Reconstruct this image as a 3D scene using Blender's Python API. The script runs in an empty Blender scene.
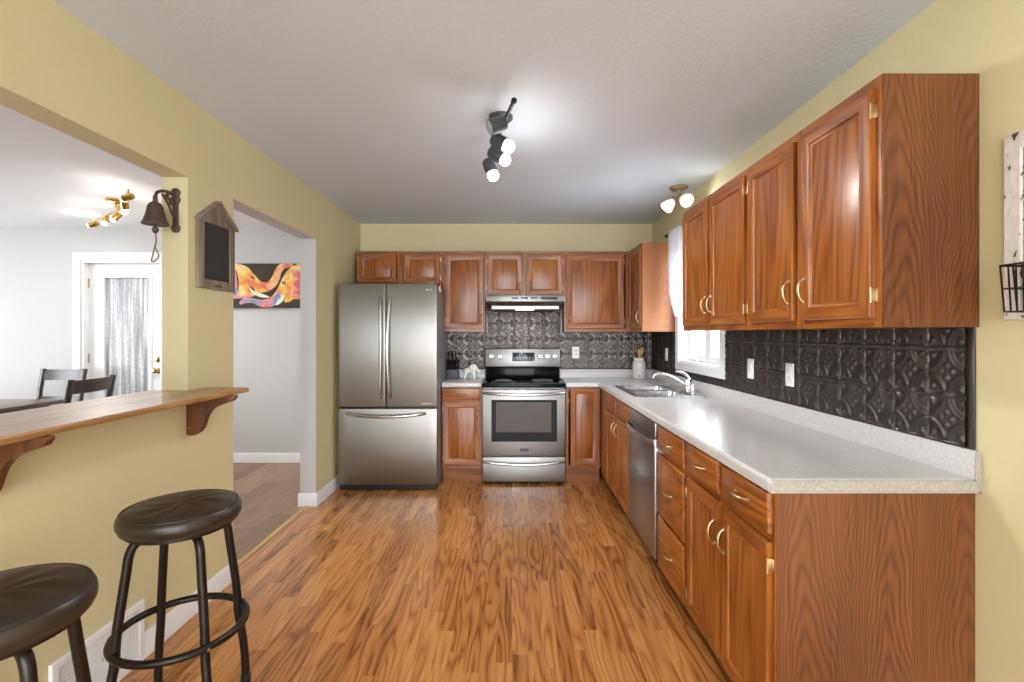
import bpy, bmesh, math, random
from mathutils import Vector, Matrix
random.seed(7)
PI = math.pi
sc = bpy.context.scene
COL = sc.collection

# ------------------------------------------------------------------ camera, world, exposure
cam_d = bpy.data.cameras.new('camera')
cam = bpy.data.objects.new('camera', cam_d)
COL.objects.link(cam)
cam.location = (0, 0, 1.356)
cam.rotation_euler = (PI / 2, 0, 0)
cam_d.sensor_width = 36.0
cam_d.lens = 484 / 1024 * 36
cam_d.shift_y = -7 / 1024
cam_d.clip_start = 0.02
sc.camera = cam

w = bpy.data.worlds.new('overcast_sky')
sc.world = w
w.use_nodes = True
bgn = w.node_tree.nodes['Background']
bgn.inputs[0].default_value = (0.90, 0.95, 1.0, 1)
bgn.inputs[1].default_value = 8.0

vs = sc.view_settings
vs.view_transform = 'Standard'
vs.look = 'None'
vs.gamma = 1.0
vs.use_curve_mapping = False
vs.exposure = 0.45

def portal(name, loc, rot, sx, sy):
    d = bpy.data.lights.new(name, 'AREA')
    d.shape = 'RECTANGLE'; d.size = sx; d.size_y = sy
    d.cycles.is_portal = True
    o = bpy.data.objects.new(name, d); COL.objects.link(o)
    o.location = loc; o.rotation_euler = rot
    return o

def lamp(name, loc, watts, color=(1, 0.93, 0.84), r=0.035, kind='POINT', rot=None, spot=2.0, blend=0.6):
    d = bpy.data.lights.new(name, kind)
    d.energy = watts; d.color = color; d.shadow_soft_size = r
    if kind == 'SPOT':
        d.spot_size = spot; d.spot_blend = blend
    o = bpy.data.objects.new(name, d); COL.objects.link(o)
    o.location = loc
    if rot is not None:
        o.rotation_euler = rot
    return o

# daylight enters through the sink window and two unseen openings added for light
portal('portal_rear', (-0.05, -2.25, 1.25), (-PI / 2, 0, 0), 2.8, 2.3)
portal('portal_dining', (-6.75, 3.1, 1.40), (0, -PI / 2, 0), 1.8, 2.4)
portal('portal_sink_window', (1.60, 3.715, 1.6), (0, PI / 2, 0), 0.96, 0.83)

# ------------------------------------------------------------------ material helpers
def srgb(r, g, b):
    f = lambda c: (c / 255 / 12.92) if c / 255 <= 0.04045 else ((c / 255 + 0.055) / 1.055) ** 2.4
    return (f(r), f(g), f(b), 1)

class NT:
    def __init__(self, name):
        self.m = bpy.data.materials.new(name)
        self.m.use_nodes = True
        self.t = self.m.node_tree
        self.b = self.t.nodes['Principled BSDF']
        self.out = self.t.nodes['Material Output']
    def n(self, typ, ins=None, **props):
        nd = self.t.nodes.new(typ)
        for k, v in props.items():
            setattr(nd, k, v)
        for k, v in (ins or {}).items():
            self.set(nd.inputs[k], v)
        return nd
    def set(self, sock, v):
        if isinstance(v, bpy.types.NodeSocket):
            self.t.links.new(v, sock)
        else:
            sock.default_value = v
    def math(self, op, a, b=0.0, c=0.0):
        return self.n('ShaderNodeMath', {0: a, 1: b, 2: c}, operation=op).outputs[0]
    def mix(self, fac, a, b, blend='MIX'):
        nd = self.n('ShaderNodeMix', data_type='RGBA', blend_type=blend)
        self.set(nd.inputs['Factor'], fac); self.set(nd.inputs['A'], a); self.set(nd.inputs['B'], b)
        return nd.outputs['Result']
    def ramp(self, fac, stops):
        nd = self.n('ShaderNodeValToRGB', {0: fac})
        cr = nd.color_ramp
        while len(cr.elements) < len(stops):
            cr.elements.new(0.5)
        for e, (p, c) in zip(cr.elements, stops):
            e.position = p; e.color = c
        return nd.outputs[0]
    def noise(self, vec, scale, detail=2.0, rough=0.5, w=None):
        nd = self.n('ShaderNodeTexNoise')
        if w is not None:
            nd.noise_dimensions = '4D'; self.set(nd.inputs['W'], w)
        self.set(nd.inputs['Vector'], vec)
        nd.inputs['Scale'].default_value = scale
        nd.inputs['Detail'].default_value = detail
        nd.inputs['Roughness'].default_value = rough
        return nd.outputs[0]
    def mapping(self, vec, scale=(1, 1, 1), rot=(0, 0, 0), loc=(0, 0, 0)):
        nd = self.n('ShaderNodeMapping')
        self.set(nd.inputs[0], vec)
        nd.inputs['Scale'].default_value = scale
        nd.inputs['Rotation'].default_value = rot
        nd.inputs['Location'].default_value = loc
        return nd.outputs[0]
    def bump(self, h, strength=0.2, dist=0.002):
        nd = self.n('ShaderNodeBump', {'Height': h})
        nd.inputs['Strength'].default_value = strength
        nd.inputs['Distance'].default_value = dist
        self.t.links.new(nd.outputs[0], self.b.inputs['Normal'])
    def fin(self, color=None, rough=None, metal=None, **kw):
        if color is not None: self.set(self.b.inputs['Base Color'], color)
        if rough is not None: self.set(self.b.inputs['Roughness'], rough)
        if metal is not None: self.set(self.b.inputs['Metallic'], metal)
        for k, v in kw.items():
            self.set(self.b.inputs[k.replace('_', ' ')], v)
        return self.m

def plain(name, color, rough=0.5, metal=0.0, var=0.05, bump=0.0, bscale=60, **kw):
    t = NT(name)
    oc = t.n('ShaderNodeTexCoord').outputs['Object']
    n = t.noise(oc, bscale * 0.25, 3)
    dark = tuple(c * (1 - var) for c in color[:3]) + (1,)
    lite = tuple(min(1, c * (1 + var)) for c in color[:3]) + (1,)
    col = t.ramp(n, [(0.3, dark), (0.7, lite)])
    if bump:
        t.bump(t.noise(oc, bscale, 3), bump, 0.002)
    return t.fin(col, rough, metal, **kw)

def wood(name, dark, base, light, axis='z', size=1.0, rough=0.32, rings=9.0, coat=0.15, per_object=True, ringw=0.16):
    t = NT(name)
    oc = t.n('ShaderNodeTexCoord').outputs['Object']
    if per_object:
        rnd = t.n('ShaderNodeObjectInfo').outputs['Random']
        off = t.n('ShaderNodeCombineXYZ', {0: t.math('MULTIPLY', rnd, 13.0), 1: t.math('MULTIPLY', rnd, 7.0), 2: t.math('MULTIPLY', rnd, 29.0)}).outputs[0]
        oc = t.n('ShaderNodeVectorMath', {0: oc, 1: off}, operation='ADD').outputs[0]
    st = {'x': (0.11, 1, 1), 'y': (1, 0.11, 1), 'z': (1, 1, 0.11)}[axis]
    fi = {'x': (0.018, 1, 1), 'y': (1, 0.018, 1), 'z': (1, 1, 0.018)}[axis]
    big = t.noise(t.mapping(oc, st), 4.2 / size, 1.2, 0.4)
    ring = t.math('SINE', t.math('MULTIPLY', big, rings * 2 * PI * 1.8))
    ring = t.math('POWER', t.math('MULTIPLY_ADD', ring, 0.5, 0.5), 0.6)
    fib = t.noise(t.mapping(oc, fi), 150.0 / size, 2, 0.55)
    mid = t.noise(t.mapping(oc, fi), 60.0 / size, 2, 0.5)
    cloud = t.noise(t.mapping(oc, st), 2.6 / size, 2)
    v = t.math('ADD', t.math('ADD', t.math('MULTIPLY', ring, ringw), t.math('MULTIPLY', mid, 0.30)), t.math('ADD', t.math('MULTIPLY', fib, 0.40), t.math('MULTIPLY', cloud, 0.20)))
    c0 = 0.45 + ringw * 0.6
    col = t.ramp(v, [(c0 - 0.20, dark), (c0, base), (c0 + 0.18, light)])
    t.bump(fib, 0.06, 0.001)
    return t.fin(col, rough, 0.0, Coat_Weight=coat, Coat_Roughness=0.15)

def cathedral(*a, **k):
    return wood(*a, **k)

M = {}
OD, OB, OL = srgb(92, 44, 10), srgb(148, 82, 24), srgb(176, 108, 40)
for ax in 'xyz':
    M['oak_' + ax] = wood('cabinet_oak_' + ax, OD, OB, OL, ax)
def veneer(name, dark, base, light, pitch=0.25, lines=18.0, amt=0.16, rough=0.4):
    """flat-sawn sheet: arched cathedral grain running along z, columns across y"""
    t = NT(name)
    oc = t.n('ShaderNodeTexCoord').outputs['Object']
    rnd = t.n('ShaderNodeObjectInfo').outputs['Random']
    warp = t.noise(t.mapping(oc, (1, 1, 0.35)), 5.0, 2.0, 0.5)
    sp = t.n('ShaderNodeSeparateXYZ', {0: oc})
    yy = t.math('ADD', t.math('ADD', sp.outputs[1], t.math('MULTIPLY', rnd, 3.0)), t.math('MULTIPLY', warp, 0.16))
    u = t.math('SUBTRACT', t.math('FRACT', t.math('DIVIDE', yy, pitch)), 0.5)
    par = t.math('MULTIPLY', t.math('POWER', t.math('ABSOLUTE', u), 1.7), 3.2)
    p = t.math('ADD', t.math('ADD', sp.outputs[2], par), t.math('MULTIPLY', t.noise(t.mapping(oc, (1, 1, 0.25)), 14.0, 2.0, 0.5), 0.16))
    ring = t.math('MULTIPLY_ADD', t.math('SINE', t.math('MULTIPLY', p, lines * 2 * PI / 2)), 0.5, 0.5)
    ring = t.math('POWER', ring, 0.5)
    fib = t.noise(t.mapping(oc, (1, 1, 0.02)), 170.0, 2, 0.55)
    cloud = t.noise(t.mapping(oc, (1, 1, 0.25)), 3.0, 2)
    v = t.math('ADD', t.math('MULTIPLY', ring, amt), t.math('ADD', t.math('MULTIPLY', fib, 0.34), t.math('MULTIPLY', cloud, 0.34)))
    c0 = 0.34 + amt * 0.68
    col = t.ramp(v, [(c0 - 0.24, dark), (c0, base), (c0 + 0.20, light)])
    return t.fin(col, rough, 0.0, Coat_Weight=0.08, Coat_Roughness=0.2)
M['veneer'] = veneer('cabinet_end_veneer', srgb(58, 29, 11), srgb(104, 58, 27), srgb(130, 80, 40))
M['veneer_pale'] = veneer('pale_end_veneer', srgb(126, 74, 40), srgb(166, 106, 64), srgb(184, 126, 82), 0.25, 22.0, 0.14)
M['bar_oak'] = wood('bar_top_oak', srgb(124, 86, 46), srgb(168, 124, 74), srgb(188, 146, 94), 'y', 1.0, 0.34, 8, 0.2)
M['bracket_wood'] = wood('bracket_wood', srgb(60, 32, 12), srgb(98, 54, 22), srgb(118, 70, 30), 'z', 1.0, 0.36, 7, 0.15)
M['dark_wood'] = wood('dark_walnut', srgb(30, 22, 17), srgb(56, 42, 33), srgb(80, 60, 46), 'x', 1.0, 0.35, 6, 0.25)
M['table_wood'] = wood('table_walnut', srgb(46, 32, 24), srgb(78, 56, 42), srgb(104, 78, 60), 'x', 1.2, 0.28, 6, 0.3)
M['grey_wood'] = wood('weathered_grey_wood', srgb(92, 80, 70), srgb(132, 118, 106), srgb(160, 147, 134), 'z', 0.8, 0.7, 6, 0.0)
M['toe'] = wood('toe_kick_oak', srgb(96, 52, 22), srgb(140, 84, 40), srgb(166, 106, 56), 'x', 1.0, 0.5, 5, 0.0)
M['threshold'] = wood('threshold_oak', srgb(150, 110, 60), srgb(196, 152, 92), srgb(214, 172, 112), 'y', 1.0, 0.4, 5, 0.1)
M['spoon_wood'] = wood('spoon_wood', srgb(170, 130, 86), srgb(206, 168, 120), srgb(222, 188, 142), 'z', 0.6, 0.6, 5, 0.0)

def floor_mat(name, cols, strip, length, rough, ringamt, mortar, coat=0.0, rf=44.0):
    t = NT(name)
    oc = t.n('ShaderNodeTexCoord').outputs['Object']
    sx = t.n('ShaderNodeSeparateXYZ', {0: oc})
    xr = t.math('DIVIDE', sx.outputs[0], strip)
    row = t.math('FLOOR', xr)
    ro = t.n('ShaderNodeTexWhiteNoise', {'W': row}, noise_dimensions='1D').outputs[0]
    yr = t.math('ADD', t.math('DIVIDE', sx.outputs[1], length), t.math('MULTIPLY', ro, 7.0))
    col_i = t.math('FLOOR', yr)
    rnd = t.n('ShaderNodeTexWhiteNoise', {'Vector': t.n('ShaderNodeCombineXYZ', {0: row, 1: col_i}).outputs[0]}, noise_dimensions='2D').outputs[0]
    fx = t.math('FRACT', xr); fy = t.math('FRACT', yr)
    ex = t.math('MULTIPLY', t.math('MINIMUM', fx, t.math('SUBTRACT', 1.0, fx)), strip)
    ey = t.math('MULTIPLY', t.math('MINIMUM', fy, t.math('SUBTRACT', 1.0, fy)), length)
    gap = t.math('LESS_THAN', t.math('MINIMUM', ex, ey), 0.0009)
    wv = t.math('MULTIPLY', rnd, 37.0)
    big = t.noise(t.mapping(oc, (1, 0.10, 1)), 16.0, 0.6, 0.3, w=wv)
    ring = t.math('MULTIPLY_ADD', t.math('SINE', t.math('MULTIPLY', big, rf)), 0.5, 0.5)
    ring = t.math('POWER', ring, 0.40)
    fib = t.noise(t.mapping(oc, (1, 0.022, 1)), 110.0, 3, 0.6, w=wv)
    v = t.math('ADD', t.math('MULTIPLY', ring, ringamt), t.math('ADD', t.math('MULTIPLY', fib, 0.45), t.math('MULTIPLY', rnd, 0.22)))
    c0 = 0.335 + ringamt * 0.74
    col = t.ramp(v, [(c0 - 0.26, cols[0]), (c0, cols[1]), (c0 + 0.20, cols[2])])
    col = t.mix(t.math('MULTIPLY', gap, mortar), col, cols[3])
    t.bump(t.math('SUBTRACT', t.math('MULTIPLY', fib, 0.2), gap), 0.08, 0.0015)
    return t.fin(col, rough, 0, Coat_Weight=coat, Coat_Roughness=0.22)
M['floor_oak'] = floor_mat('oak_laminate', [srgb(108, 60, 25), srgb(182, 120, 62), srgb(206, 148, 86), srgb(104, 60, 28)], 0.066, 0.70, 0.22, 0.22, 0.32, 0.3, 42.0)
M['floor_hall'] = floor_mat('grey_brown_vinyl_plank', [srgb(112, 86, 66), srgb(148, 118, 93), srgb(168, 138, 112), srgb(92, 70, 52)], 0.15, 1.2, 0.42, 0.14, 0.4)

M['yellow'] = plain('yellow_wall_paint', srgb(214, 203, 160), 0.62, 0, 0.012, 0.06, 160)
M['grey_wall'] = plain('pale_grey_wall_paint', srgb(200, 199, 197), 0.62, 0, 0.01, 0.05, 160)
def ceiling_mat():
    t = NT('stippled_ceiling')
    oc = t.n('ShaderNodeTexCoord').outputs['Object']
    n = t.noise(oc, 55, 4, 0.6)
    t.bump(n, 0.35, 0.006)
    return t.fin(srgb(212, 223, 236), 0.9)
M['ceiling'] = ceiling_mat()
M['ceiling_smooth'] = plain('white_ceiling_paint', srgb(240, 240, 241), 0.85, 0, 0.01)
M['white'] = plain('white_trim_paint', srgb(236, 237, 238), 0.35, 0, 0.01)
M['white_plastic'] = plain('white_plastic', srgb(240, 240, 238), 0.35, 0, 0.01)
M['ceramic'] = plain('white_ceramic', srgb(236, 234, 228), 0.2, 0, 0.015, Coat_Weight=0.4)

def counter_mat():
    t = NT('speckled_laminate')
    oc = t.n('ShaderNodeTexCoord').outputs['Object']
    a = t.noise(oc, 160, 3, 0.7)
    b = t.noise(oc, 30, 3, 0.6)
    col = t.ramp(a, [(0.32, srgb(190, 189, 190)), (0.5, srgb(210, 210, 211)), (0.70, srgb(222, 222, 223))])
    col = t.mix(t.math('MULTIPLY', b, 0.30), col, srgb(196, 195, 197))
    return t.fin(col, 0.24, 0)
M['counter'] = counter_mat()
def edge_mat():
    t = NT('speckled_laminate_end_shaded')
    oc = t.n('ShaderNodeTexCoord').outputs['Object']
    a = t.noise(oc, 130, 3, 0.7)
    col = t.ramp(a, [(0.32, srgb(146, 141, 130)), (0.66, srgb(170, 165, 153))])  # yellowish end tone, darkened in the colour for the shade on it
    return t.fin(col, 0.4, 0)
M['counter_end_shaded'] = edge_mat()

def steel(name, color, rough, axis, amt=0.05, bs=0.04, aniso=0.0):
    t = NT(name)
    oc = t.n('ShaderNodeTexCoord').outputs['Object']
    st = {'x': (0.01, 1, 1), 'z': (1, 1, 0.01), 'y': (1, 0.01, 1)}[axis]
    n = t.noise(t.mapping(oc, st), 220, 2, 0.6)
    r = t.math('MULTIPLY_ADD', n, 0.14, rough - 0.07)
    lo = tuple(c * (1 - amt) for c in color[:3]) + (1,)
    col = t.mix(n, lo, color)
    t.bump(n, bs, 0.0006)
    if aniso:
        tg = t.n('ShaderNodeTangent', direction_type='RADIAL', axis='Z')
        t.set(t.b.inputs['Tangent'], tg.outputs[0])
        t.set(t.b.inputs['Anisotropic'], aniso)
        t.set(t.b.inputs['Anisotropic Rotation'], 0.0)
    return t.fin(col, r, 1.0)
M['steel'] = steel('brushed_stainless', srgb(150, 149, 147), 0.40, 'x')
M['steel_fridge'] = steel('brushed_stainless_fridge', srgb(150, 147, 142), 0.36, 'z', aniso=0.7)
M['steel_dark'] = steel('brushed_stainless_dishwasher', srgb(176, 177, 180), 0.30, 'x')
M['steel_bright'] = steel('polished_stainless', srgb(206, 206, 206), 0.27, 'y', 0.02, 0.01)
M['fridge_side'] = plain('grey_enamel', srgb(140, 141, 146), 0.45, 0.3, 0.02)
M['chrome'] = plain('chrome', srgb(226, 228, 232), 0.07, 1.0, 0.01)
M['brass'] = plain('antique_brass', srgb(196, 172, 132), 0.36, 1.0, 0.10)
M['brass_light'] = plain('polished_brass', srgb(214, 176, 104), 0.2, 1.0, 0.04)
M['nickel'] = plain('satin_nickel', srgb(190, 176, 152), 0.3, 1.0, 0.03)
M['tin'] = plain('dark_pressed_tin', srgb(94, 88, 85), 0.31, 0.85, 0.08)
M['tin_edge'] = plain('tin_edge_strip', srgb(150, 150, 152), 0.35, 0.8, 0.04)
M['black_glass'] = plain('black_glass', srgb(14, 14, 16), 0.10, 0, 0.02, Specular_IOR_Level=0.12)
M['oven_glass'] = plain('oven_window_glass', srgb(86, 78, 74), 0.2, 0.0, 0.05, Specular_IOR_Level=0.2)
M['black'] = plain('black_plastic', srgb(22, 22, 24), 0.4, 0, 0.05)
M['black_metal'] = plain('black_enamelled_metal', srgb(38, 32, 28), 0.34, 0.5, 0.08)
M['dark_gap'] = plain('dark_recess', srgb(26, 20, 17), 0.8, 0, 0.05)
M['leather'] = plain('dark_brown_leather', srgb(46, 38, 31), 0.36, 0, 0.10, 0.10, 240)
M['iron'] = plain('rusty_cast_iron', srgb(88, 68, 57), 0.55, 0.4, 0.2, 0.25, 120)
M['rope'] = plain('twine', srgb(128, 104, 80), 0.9, 0, 0.2, 0.4, 400)
M['slate'] = plain('chalkboard_slate', srgb(44, 44, 46), 0.6, 0, 0.10)
M['gunmetal'] = plain('gunmetal', srgb(84, 88, 98), 0.42, 0.6, 0.05)
M['block_grey'] = plain('knife_block_grey', srgb(78, 80, 86), 0.5, 0, 0.06)
M['red'] = plain('red_plastic', srgb(196, 28, 30), 0.4, 0, 0.03)
M['paper'] = plain('white_paper', srgb(232, 232, 230), 0.7, 0, 0.01)
M['canvas'] = plain('dark_canvas', srgb(62, 52, 40), 0.75, 0, 0.10)
M['tusk'] = plain('ivory_paint', srgb(244, 236, 220), 0.7, 0, 0.04)
M['paint_blue'] = plain('blue_paint', srgb(84, 108, 178), 0.7, 0, 0.35, 0, 50)
M['ink'] = plain('ink_paint', srgb(40, 40, 62), 0.7, 0, 0.1)
M['siding'] = plain('pale_siding', srgb(196, 198, 202), 0.7, 0, 0.02)
M['ground'] = plain('pale_concrete_bounce', srgb(226, 227, 228), 0.9, 0, 0.03)  # ground whitened to bounce more daylight up to the ceiling
M['lcd'] = plain('display_glass', srgb(40, 46, 52), 0.15, 0, 0.05)
M['key'] = plain('grey_keys', srgb(160, 166, 170), 0.5, 0, 0.05)
M['grate'] = plain('vent_recess', srgb(196, 197, 198), 0.6, 0, 0.03)

def paint_mat(name, stops, scale):
    t = NT(name)
    oc = t.n('ShaderNodeTexCoord').outputs['Object']
    n = t.noise(oc, scale, 3, 0.6)
    return t.fin(t.ramp(n, stops), 0.7)
M['paint_warm'] = paint_mat('warm_strokes', [(0.32, srgb(226, 96, 104)), (0.43, srgb(238, 150, 84)), (0.52, srgb(248, 200, 96)), (0.60, srgb(250, 226, 160)), (0.70, srgb(240, 140, 110))], 6)
M['paint_pink'] = paint_mat('pink_strokes', [(0.30, srgb(150, 110, 180)), (0.42, srgb(232, 110, 110)), (0.54, srgb(248, 176, 140)), (0.66, srgb(246, 206, 130)), (0.78, srgb(90, 180, 180))], 7)
M['paint_cool'] = paint_mat('cool_strokes', [(0.35, srgb(236, 112, 110)), (0.48, srgb(232, 150, 150)), (0.56, srgb(150, 140, 200)), (0.66, srgb(70, 160, 170)), (0.75, srgb(240, 210, 120))], 6)

def chippy():
    t = NT('chipped_white_paint')
    oc = t.n('ShaderNodeTexCoord').outputs['Object']
    n = t.noise(t.mapping(oc, (1, 1, 0.5)), 48, 4, 0.6)
    col = t.ramp(n, [(0.36, srgb(66, 54, 40)), (0.40, srgb(206, 200, 190)), (0.7, srgb(224, 220, 212))])
    return t.fin(col, 0.65)
M['chippy'] = chippy()

def glow(name, color, strength):
    t = NT(name)
    oc = t.n('ShaderNodeTexCoord').outputs['Object']
    n = t.noise(oc, 20, 1)
    t.set(t.b.inputs['Emission Color'], color)
    t.set(t.b.inputs['Emission Strength'], strength)
    return t.fin(t.ramp(n, [(0, color), (1, color)]), 0.4)
M['bulb'] = glow('lit_bulb', (1.0, 0.97, 0.92, 1), 6.0)
M['shade_glass'] = glow('lit_frosted_shade', (1.0, 0.95, 0.88, 1), 0.30)
M['hood_lamp'] = glow('hood_lamp', (0.95, 0.98, 1.0, 1), 1.6)

def glass_mat(name, tint=(1, 1, 1, 1)):
    t = NT(name)
    tr = t.n('ShaderNodeBsdfTransparent', {0: tint})
    gl = t.n('ShaderNodeBsdfGlossy', {'Roughness': 0.02})
    lw = t.n('ShaderNodeLayerWeight', {0: 0.5})
    fr = t.n('ShaderNodeMath', {0: t.math('POWER', lw.outputs['Facing'], 4.0), 1: 0.35, 2: 0.03}, operation='MULTIPLY_ADD')
    mx = t.n('ShaderNodeMixShader', {0: fr.outputs[0], 1: tr.outputs[0], 2: gl.outputs[0]})
    t.t.links.new(mx.outputs[0], t.out.inputs[0])
    return t.m
M['glass'] = glass_mat('window_glass')
def privacy():
    t = NT('patterned_privacy_glass')
    oc = t.n('ShaderNodeTexCoord').outputs['Object']
    n1 = t.noise(t.mapping(oc, (1, 1, 0.03)), 42, 2, 0.6)
    n2 = t.noise(oc, 90, 3, 0.7)
    v = t.math('ADD', t.math('MULTIPLY', n1, 0.55), t.math('MULTIPLY', n2, 0.45))
    col = t.ramp(v, [(0.40, srgb(140, 142, 146)), (0.52, srgb(184, 186, 188)), (0.60, srgb(238, 239, 240))])
    t.bump(v, 0.4, 0.004)
    tl = t.n('ShaderNodeBsdfTranslucent', {0: col})
    t.fin(col, 0.25)
    mx = t.n('ShaderNodeMixShader', {0: 0.12, 1: t.b.outputs[0], 2: tl.outputs[0]})
    t.t.links.new(mx.outputs[0], t.out.inputs[0])
    return t.m
M['privacy'] = privacy()
def sheer():
    t = NT('white_sheer_cloth')
    oc = t.n('ShaderNodeTexCoord').outputs['Object']
    n = t.noise(t.mapping(oc, (1, 1, 0.05)), 60, 2)
    col = t.ramp(n, [(0.3, srgb(236, 238, 242)), (0.7, srgb(250, 250, 250))])
    tl = t.n('ShaderNodeBsdfTranslucent', {0: col})
    t.fin(col, 0.9)
    mx = t.n('ShaderNodeMixShader', {0: 0.45, 1: t.b.outputs[0], 2: tl.outputs[0]})
    t.t.links.new(mx.outputs[0], t.out.inputs[0])
    return t.m
M['sheer'] = sheer()

# ------------------------------------------------------------------ geometry helpers
class G:
    """collects shapes into one mesh"""
    def __init__(self):
        self.v = []; self.f = []; self.mi = []
    def raw(self, verts, faces, m=0):
        o = len(self.v)
        self.v += [tuple(p) for p in verts]
        for k, f in enumerate(faces):
            self.f.append([i + o for i in f])
            self.mi.append(m[k] if isinstance(m, (list, tuple)) else m)
        return self
    def bm(self, b, m=0):
        b.verts.index_update()
        self.raw([v.co for v in b.verts], [[v.index for v in f.verts] for f in b.faces], m)
        b.free(); return self
    def box(self, x0, x1, y0, y1, z0, z1, bev=0.0, seg=2, m=0):
        b = bmesh.new()
        bmesh.ops.create_cube(b, size=1.0)
        for v in b.verts:
            v.co = Vector(((x0 + x1) / 2 + v.co.x * (x1 - x0), (y0 + y1) / 2 + v.co.y * (y1 - y0), (z0 + z1) / 2 + v.co.z * (z1 - z0)))
        if bev > 0:
            bmesh.ops.bevel(b, geom=list(b.edges), offset=bev, segments=seg, profile=0.5, affect='EDGES')
        return self.bm(b, m)
    def tube(self, pts, r, n=12, m=0, closed=False, flat=None):
        pts = [Vector(p) for p in pts]
        k = len(pts)
        rs = list(r) if isinstance(r, (list, tuple)) else [r] * k
        tan = []
        for i in range(k):
            a = pts[(i - 1) % k] if (closed or i > 0) else pts[i]
            b = pts[(i + 1) % k] if (closed or i < k - 1) else pts[i]
            tan.append((b - a).normalized())
        up = Vector((0, 0, 1)) if abs(tan[0].z) < 0.9 else Vector((1, 0, 0))
        nv = (up - tan[0] * up.dot(tan[0])).normalized()
        vs, fs = [], []
        for i in range(k):
            if i > 0:
                nv = (nv - tan[i] * nv.dot(tan[i]))
                nv = nv.normalized() if nv.length > 1e-6 else tan[i].orthogonal().normalized()
            bn = tan[i].cross(nv)
            for j in range(n):
                a = 2 * PI * j / n
                fl = flat or 1.0
                vs.append(pts[i] + nv * (math.cos(a) * rs[i]) + bn * (math.sin(a) * rs[i] * fl))
        for i in range(k if closed else k - 1):
            i2 = (i + 1) % k
            for j in range(n):
                j2 = (j + 1) % n
                fs.append([i * n + j, i * n + j2, i2 * n + j2, i2 * n + j])
        if not closed:
            fs.append([j for j in range(n)][::-1])
            fs.append([(k - 1) * n + j for j in range(n)])
        return self.raw(vs, fs, m)
    def cyl(self, p0, p1, r0, r1=None, n=24, m=0):
        return self.tube([p0, p1], [r0, r0 if r1 is None else r1], n, m)
    def lathe(self, prof, at=(0, 0, 0), axis=(0, 0, 1), n=32, m=0, sy=1.0):
        """prof: (radius, height) pairs along axis; m may be per-band list"""
        q = Vector((0, 0, 1)).rotation_difference(Vector(axis).normalized())
        vs, fs, ms = [], [], []
        at = Vector(at)
        for (r, h) in prof:
            for j in range(n):
                a = 2 * PI * j / n
                vs.append(at + q @ Vector((math.cos(a) * r, math.sin(a) * r * sy, h)))
        for i in range(len(prof) - 1):
            for j in range(n):
                j2 = (j + 1) % n
                fs.append([i * n + j, i * n + j2, (i + 1) * n + j2, (i + 1) * n + j])
                ms.append(m[i] if isinstance(m, (list, tuple)) else m)
        e0, e1 = (m[0], m[-1]) if isinstance(m, (list, tuple)) else (m, m)
        fs.append(list(range(n))[::-1]); ms.append(e0)
        fs.append([(len(prof) - 1) * n + j for j in range(n)]); ms.append(e1)
        return self.raw(vs, fs, ms)
    def prism(self, poly, axis, a0, a1, bev=0.0, m=0, seg=2):
        """poly: 2-D outline; axis 'x': (y,z), 'y': (x,z), 'z': (x,y)"""
        b = bmesh.new()
        def P(p, a):
            return {'x': (a, p[0], p[1]), 'y': (p[0], a, p[1]), 'z': (p[0], p[1], a)}[axis]
        lo = [b.verts.new(P(p, a0)) for p in poly]
        hi = [b.verts.new(P(p, a1)) for p in poly]
        k = len(poly)
        b.faces.new(lo); b.faces.new(hi[::-1])
        for i in range(k):
            b.faces.new([lo[i], hi[i], hi[(i + 1) % k], lo[(i + 1) % k]])
        bmesh.ops.recalc_face_normals(b, faces=list(b.faces))
        if bev > 0:
            bmesh.ops.bevel(b, geom=[e for e in b.edges if len(e.link_faces) == 2 and e.calc_face_angle(0) > 0.5], offset=bev, segments=seg, profile=0.5, affect='EDGES')
        return self.bm(b, m)
    def ring_panel(self, x0, x1, z0, z1, prof, mv=0, mh=1, mp=0):
        """rectangular rings stepping inward: prof = [(inset, y)], closed at both ends; faces -y"""
        vs, fs, ms = [], [], []
        for (i, y) in prof:
            vs += [(x0 + i, y, z0 + i), (x1 - i, y, z0 + i), (x1 - i, y, z1 - i), (x0 + i, y, z1 - i)]
        for k in range(len(prof) - 1):
            for s in range(4):
                a, b_ = k * 4 + s, k * 4 + (s + 1) % 4
                fs.append([a, b_, b_ + 4, a + 4]); ms.append(mh if s in (0, 2) else mv)
        L = (len(prof) - 1) * 4
        fs.append([L, L + 1, L + 2, L + 3]); ms.append(mp)
        fs.append([3, 2, 1, 0]); ms.append(mv)
        return self.raw(vs, fs, ms)
    def cells(self, us, vs_, keep, plane, a0, a1, mfn=None):
        """extruded cell decomposition. plane 'xy','xz','yz'; keep(u,v) -> bool"""
        vid, verts, faces, ms = {}, [], [], []
        def P(u, v, a):
            return {'xy': (u, v, a), 'xz': (u, a, v), 'yz': (a, u, v)}[plane]
        def V(i, j, k):
            if (i, j, k) not in vid:
                vid[(i, j, k)] = len(verts)
                verts.append(P(us[i], vs_[j], (a0, a1)[k]))
            return vid[(i, j, k)]
        nu, nv = len(us) - 1, len(vs_) - 1
        K = [[keep((us[i] + us[i + 1]) / 2, (vs_[j] + vs_[j + 1]) / 2) for j in range(nv)] for i in range(nu)]
        def on(i, j):
            return 0 <= i < nu and 0 <= j < nv and K[i][j]
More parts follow.
